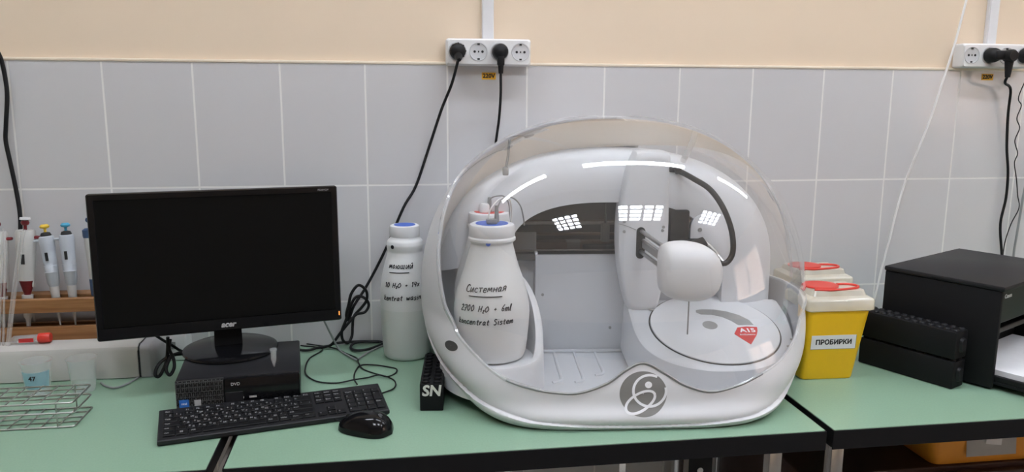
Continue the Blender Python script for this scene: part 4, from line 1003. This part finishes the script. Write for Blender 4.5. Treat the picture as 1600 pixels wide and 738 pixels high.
# ------------------------------------------------------------ tube racks (black) and printer
def tube_rack(name, label, loc, rz, L, W, H, cols, rows, group, mark=None):
    """long axis +y"""
    t = thing(name, label, 'rack', loc, rz, group)
    MB().box(-W / 2, W / 2, 0, L, 0.0004, H, bev=.002).build('rack_body', M['blackmatte'], t, smooth=40)
    for c in range(cols):
        for r in range(rows):
            x = -W / 2 + W * (c + .5) / cols; y = L * (r + .5) / rows
            MB().lathe([(.0085, H - .0005), (.0085, H + .003), (.0068, H + .004), (.0062, H + .0015)], 16, X=MX((x, y, 0)), cap1=True).build('tube_hole', M['blackmatte'], t, smooth=40)
    if mark:
        MB().text(mark, .031, 0, MX((0, -.0008, H - .015), rx=FRONT), bold=.0010, shear=.12).build('painted_letters', M['paintmark'], t)
    return t
tube_rack('tube_rack', 'black tube rack with white painted letters SN beside the analyser', (.928, -.4785, ZT), RAD(-6), .19, .047, .058, 2, 9, None, 'SN')
ra = math.atan2(.2, -.098) - pi / 2
def black_block(z, label, bumps):
    t = thing('tube_rack', label, 'rack', (2.0855, -.5065, z), ra, 'two black racks stacked beside the printer')
    L, W, H = .223, .05, .0625
    MB().box(-W / 2, W / 2, 0, L, .0005, H, bev=.003).build('rack_body', M['blackmatte'], t, smooth=40)
    for i in range(12):
        for sx in (-.0125, .0125):
            MB().lathe([(.0068, H - .001), (.0068, H + .0022), (.005, H + .004), (.0, H + .0042)], 14, X=MX((sx, L * (i + .5) / 12, 0))).build('tube_hole', M['charcoal'], t, smooth=50)
    MB().rings([[(x, -.0002, z_ + H / 2) for x, z_ in rrect(.022, .034, .008, 4)], [(x, -.006, z_ + H / 2) for x, z_ in rrect(.018, .028, .007, 4)]]).build('end_grip', M['charcoal'], t, smooth=40)
    return t
black_block(ZT, 'lower of two black tube racks stacked beside the printer', True)
black_block(ZT + .0672, 'upper black tube rack on the stack beside the printer', True)

prz = math.atan2(.469, .883)
pr = thing('printer', 'black laser printer at the right end of the bench', 'printer', (2.1465, -.534, ZT), prz)
PW, PD, PH = .37, .26, .235
pb = MB()
pb.box(0, .012, .0, PD, .004, PH - .012, bev=.003); pb.box(PW - .012, PW, .0, PD, .004, PH - .012, bev=.003)
pb.box(.012, PW - .012, PD - .012, PD, .004, PH - .012); pb.box(.012, PW - .012, .10, PD - .012, .004, PH - .012); pb.box(.012, PW - .012, .012, .10, .004, .03)
pb.build('printer_body', M['blackmatte'], pr, smooth=40)
MB().box(-.003, PW + .003, -.006, PD + .002, PH - .012, PH, bev=.004).build('top_cover', M['charcoal'], pr, smooth=40)
fp = MB(); fp.box(.012, PW - .012, .002, .012, PH - .085, PH - .0125, bev=.002); fp.build('control_panel', M['black'], pr)
MB().text('Canon', .013, 0, MX((.036, .0012, PH - .026), rx=FRONT), bold=.0003).build('brand_lettering', M['printgrey'], pr)
MB().box(.02, PW - .02, .03, .09, .10, .112, bev=.003, X=MX(rx=RAD(-14))).build('output_guide', M['darkgrey'], pr)
tr = MB(); tr.box(.01, PW - .01, -.10, .0105, .012, .02, bev=.002); tr.box(.01, .018, -.10, .0105, .02, .032, bev=.002); tr.box(PW - .018, PW - .01, -.10, .0105, .02, .032, bev=.002)
tr.build('paper_tray', M['black'], pr)
tag(MB().box(.024, PW - .024, -.085, .098, 0, .012).build('paper_stack', M['paper'], loc=None), 'stack of white paper in the printer tray', 'paper')
ps = bpy.data.objects['paper_stack']; ps.location = (2.1465, -.534, ZT + .0302); ps.rotation_euler = (0, 0, prz)

# ------------------------------------------------------------ yellow sharps bins
def bin_(label, loc, lab):
    t = thing('sharps_bin', label, 'bin', loc, RAD(-2), 'yellow bins with milky lids')
    def rr(w, d, r, z, cx=0): return [(x, y, z) for x, y in rrect(w, d, r, 4, cx)]
    MB().rings([rr(.120, .080, .010, .0005, -.012), rr(.124, .084, .012, .004, -.012), rr(.148, .110, .012, .172), rr(.143, .105, .010, .172), rr(.118, .078, .010, .006, -.012)]).build('bin_body', M['yellow'], t, smooth=40)
    ld = MB(); ld.rings([rr(.152, .116, .010, .163), rr(.160, .124, .012, .166), rr(.160, .124, .012, .186), rr(.156, .120, .012, .190), rr(.132, .098, .012, .196), rr(.122, .09, .01, .207), rr(.05, .03, .008, .2075)])
    lid = ld.build('lid', M['lid'], t, smooth=35)
    MB().lathe([(.041, .2078), (.041, .2105), (.038, .2115), (.028, .2108), (.0, .2108)], 40, X=MX((-.022, .004, 0)), sy=.9).build('disposal_cap', M['redplastic'], lid, smooth=40)
    MB().tube([(-.055, -.036, .209), (-.02, -.044, .209), (.025, -.036, .209), (.052, -.026, .209), (.060, -.008, .209), (.046, .006, .209), (.02, .008, .209)], .003, 8).build('lid_strap', M['redplastic'], lid, smooth=50)
    if lab:
        X = MX((0, -.0525 - .0013, .090), rx=RAD(0)) ; th = math.atan2(.013, .168)
        X = MX((-.016, -.0493, .090), rx=th)
        MB().box(-.045, .061, -.0006, .0004, -.0165, .0165, X=X).box(-.045, .061, -.0008, -.0006, -.0165, -.0160, 1, X=X).box(.0605, .061, -.0008, -.0006, -.0165, .0165, 1, X=X).text('ПРОБИРКИ', .0155, 1, X @ MX((.008, -.0009, 0), rx=FRONT), bold=.0005).build('paper_label', [M['paper'], M['print']], t)
    return t
bin_('front yellow bin with a milky lid and a white ПРОБИРКИ label', (1.841, -.376, ZT), True)
bin_('rear yellow bin with a red capped milky lid, behind the labelled one', (1.914, -.172, ZT), False)

# ------------------------------------------------------------ left end: casing, stand, pipettes, wire rack, cups
bx = thing('equipment_case', 'long beige plastic casing lying in front of the wooden pipette stand', 'device', (0, 0, ZT))
def prof(y0, y1, h, n=6):
    return [(y0, .002), (y0, h - .012), (y0 + .004, h - .004), (y0 + .012, h), (y1 - .012, h), (y1, h - .01), (y1, .002)]
def slab(x0, x1, mb, k=1):
    mb.rings([[(x0, y, z) for y, z in prof(-.198, -.121, .0765)], [(x1, y, z) for y, z in prof(-.198, -.121, .0765)]])
m = MB(); slab(-.30, .289, m); m.build('case_body', M['beige'], bx, smooth=35)
m = MB(); slab(.2915, .313, m)
m.rings([[(.313, y, z) for y, z in prof(-.198, -.121, .0765)], [(.323, y, z) for y, z in prof(-.195, -.124, .0725)], [(.329, y, z) for y, z in prof(-.188, -.13, .064)]]); m.build('end_cap', M['beigedark'], bx, smooth=50)
m = MB(); slab(.2875, .2925, m); m.build('end_seam', M['hole'], bx)
sb = thing('adapter_box', 'small pale box with a grey mark behind the beige casing', 'box', (.335, -.06, ZT))
MB().box(-.03, .03, -.03, .03, .0005, .075, bev=.004).build('box_body', M['socketwhite'], sb, smooth=40)
MB().box(-.012, .006, -.0306, -.0301, .03, .048).build('box_mark', M['grey'], sb)

ws = thing('pipette_stand', 'varnished wooden pipette stand against the tiled wall', 'stand', (0, 0, ZT))
pxs = (-.022, .012, .082, .125, .176)
# shelf with round cut-outs suggested by notches at the front edge
for y0_, y1_ in ((-.118, -.1005), (-.069, -.03)): MB().box(-.12, .20, y0_, y1_, .137, .168, bev=.0015).build('shelf_rail', M['wood'], ws)
MB().box(-.12, .20, -.112, -.098, .001, .102, bev=.0015).build('front_rail', M['wood'], ws)
MB().box(-.12, .20, -.03, -.018, .001, .09, bev=.0015).build('rear_rail', M['wood'], ws)
for xx in (-.132, .2005): MB().box(xx, xx + .012, -.115, -.018, .001, .164, bev=.0015).build('end_board', M['wood'], ws)
def pipette(label, x, y, z, body, btn, col, tilt=0, style=0):
    """z = shelf top; hangs in front of the shelf edge"""
    t = thing('pipette', label, 'pipette', (x, y, z), 0, 'pipettes hanging in the wooden stand')
    t.rotation_euler = (RAD(-4), RAD(tilt), 0)
    if style == 0: t.scale = (.84, .84, .84)
    bd = MB()
    if style == 0:
        bd.lathe([(.0085, .006), (.0118, .012), (.0155, .022), (.0165, .05), (.0178, .052), (.0165, .054), (.0178, .07), (.0165, .072), (.0178, .088), (.017, .09), (.0185, .115), (.0195, .142), (.018, .150), (.012, .153)], 24, sy=.9)
    elif style == 1:
        bd.lathe([(.0115, .045), (.0165, .046), (.0185, .075), (.0205, .12), (.0215, .155), (.019, .162)], 24, sy=.9)
        bd.lathe([(.006, .01), (.0165, .0455)], 24, 1, sy=.9)
        for i in range(3): bd.lathe([(.0168, .050 + i * .008), (.0172, .052 + i * .008), (.0168, .054 + i * .008)], 24, sy=.9)
    else:
        bd.lathe([(.012, .04), (.0145, .042), (.0155, .10), (.0165, .142), (.0165, .152)], 24, sy=.9)
        bd.lathe([(.0105, .0), (.0150, .004), (.0152, .0415)], 24, 1, sy=.9)
        bd.lathe([(.0168, .138), (.018, .142), (.018, .156), (.012, .160)], 24, 1, sy=.9)
    bd.build('grip', [M[body], M[col]], t, smooth=35)
    if style == 0:
        MB().box(-.032, .004, -.008, .006, .138, .144, bev=.0025).build('finger_hook', M[body], t, smooth=40)
        MB().lathe([(.013, .152), (.014, .154), (.011, .161), (.004, .163)], 20).build('collar', M['hole'], t, smooth=40)
    elif style == 1:
        MB().box(-.004, .031, -.006, .006, .142, .149, bev=.0025).build('finger_hook', M['maroonplastic'], t, smooth=40)
    pl_ = MB(); pl_.lathe([(.0035, .155), (.0035, .172), (.0075 if style else .011, .1745), (.009 if style else .0125, .179), (.007 if style else .008, .184)], 20)
    if style == 0: pl_.lathe([(.0035, .160), (.0035, .176)], 12)
    pl_.build('plunger', M[btn], t, smooth=40)
    if style != 2: MB().box(-.004, .0035, -.0190 if style else -.0172, -.0155, .085, .108).build('volume_window', M['hole'], t)
    MB().box(.012, .0165, -.006, .006, .03, .125, bev=.002).build('ejector_bar', M[body if style else 'pipgrey'], t, smooth=40)
    MB().lathe([(.0013, -.108 if style == 0 else -.078), (.0038, -.07), (.0055, -.045), (.0098, -.038), (.0115, .0), (.0118, .012)], 20).build('shaft', M['pipwhite'], t, smooth=40)
    return t
PY = -.085
pipette('pale pipette with a dark red base at the left edge of the stand', -.030, PY, ZT + .158, 'pipwhite', 'maroonplastic', 'maroonplastic', 0, 1)
p1 = pipette('pale pipette with red plunger stem and dark red lower body', .024, PY, ZT + .161, 'pipwhite', 'maroonplastic', 'maroonplastic', 2, 1)
MB().lathe([(.006, .1845), (.0115, .186), (.0105, .191)], 20).build('plunger_cap', M['white'], p1, smooth=40)
pipette('blue-grey pipette with a yellow plunger button', .084, PY, ZT + .181, 'pipgrey', 'yellowcap', 'pipgrey', -5, 0)
pipette('blue-grey pipette with a light blue plunger button', .121, PY, ZT + .183, 'pipgrey', 'skyblue', 'pipgrey', -2, 0)
pipette('pale pipette with dark blue ends, half hidden by the monitor', .177, PY, ZT + .165, 'pipwhite', 'steelblue', 'steelblue', -3, 2)
for k, (xb, yb, zb, xt, yt, zt_) in enumerate(((-.012, -.160, .0895, .008, -.128, .335), (-.004, -.160, .0895, .014, -.135, .31), (.004, -.162, .0895, .048, -.14, .33), (.010, -.165, .0895, .056, -.14, .335), (-.020, -.155, .0895, -.003, -.13, .30))):
    o = MB().tube([(xb, yb, ZT + zb - .0125), ((xb + xt) / 2, (yb + yt) / 2, ZT + (zb + zt_) / 2), (xt, yt, ZT + zt_)], .0026, 10).build('glass_rod', M['tubeclear'], smooth=60)
    tag(o, 'thin clear glass tube leaning by the left pipettes', 'glass tube', 'thin glass tubes leaning against the pipettes')
rt = thing('sample_tube', 'clear tube with a red cap lying on the beige casing', 'tube', (.012, -.155, ZT + .0878), RAD(2))
MB().lathe([(.004, 0), (.0085, .006), (.0095, .058), (.0088, .058), (.007, .008)], 24, X=MX(ry=RAD(89)), cap1=False).build('tube_body', M['cup'], rt, smooth=40)
MB().lathe([(.0105, .056), (.0112, .058), (.0112, .078), (.010, .081)], 30, X=MX(ry=RAD(89))).build('screw_cap', M['redplastic'], rt, smooth=40)
MB().box(.018, .048, -.0098, -.0094, -.005, .004).build('red_print', M['red'], rt)

# wire test-tube rack
wr_ = thing('wire_rack', 'stainless steel wire test tube rack at the left edge of the bench', 'rack', (0, 0, ZT))
xa, xb, ya, yb_ = -.14, .246, -.463, -.366
def frame_grid(z, name, grid, r=.0018):
    m = MB(); lp = rrect(xb - xa, yb_ - ya, .006, 3, (xa + xb) / 2, (ya + yb_) / 2)
    pts = [(x, y, z) for x, y in lp] + [(*lp[0], z)]
    m.tube(pts, r, 6, samples=0)
    if grid:
        n = 13
        for i in range(1, n): 
            x = xa + (xb - xa) * i / n
            m.tube([(x, ya, z + .0015), (x, yb_, z + .0015)], r * .8, 6, samples=0)
        for j in (1, 2, 3):
            y = ya + (yb_ - ya) * j / 4
            m.tube([(xa, y, z), (xb, y, z)], r * .8, 6, samples=0)
    return m.build(name, M['steel'], wr_, smooth=60)
frame_grid(.0022, 'bottom_grid', True); frame_grid(.030, 'middle_frame', False); frame_grid(.050, 'top_grid', True)
for x in (xa + .03, .045, xb - .03):
    for y in (ya, yb_):
        MB().tube([(x, y, .001), (x, y, .0515)], .0015, 8, samples=0).build('upright', M['steel'], wr_, smooth=60)
def cup(label, x, y, band, s=1):
    t = thing('plastic_cup', label, 'cup', (x, y, ZT), 0, 'small clear plastic cups behind the wire rack')
    MB().lathe([(.0215 * s, .0006), (.0225 * s, .003), (.0295 * s, .070), (.0315 * s, .073), (.0315 * s, .075), (.0285 * s, .0745), (.0215 * s, .004), (.0, .003)], 36, cap1=False).build('cup_wall', M['cup'], t, smooth=40)
    if band:
        m = MB(); r = lambda z: .0226 + .007 * (z - .003) / .067 + .0003
        rows = [[(r(z) * sin(a), -r(z) * cos(a), z) for a in [RAD(-75 + 150 * i / 24) for i in range(25)]] for z in (.018, .055)]
        m.grid(rows, 0)
        def fn(x_, y_, q): 
            z = .042 + y_; a = x_ / r(z); return ((r(z) + .0005) * sin(a), -(r(z) + .0005) * cos(a), z)
        m.text('47', .014, 1, fn=fn, depth=0, bold=.0004)
        m.build('blue_label', [M['jeans'], M['print']], t, smooth=40)
    return t
cup('clear plastic cup with a light blue label behind the wire rack', .106, -.268, True)
cup('plain clear plastic cup behind the wire rack', .194, -.262, False)
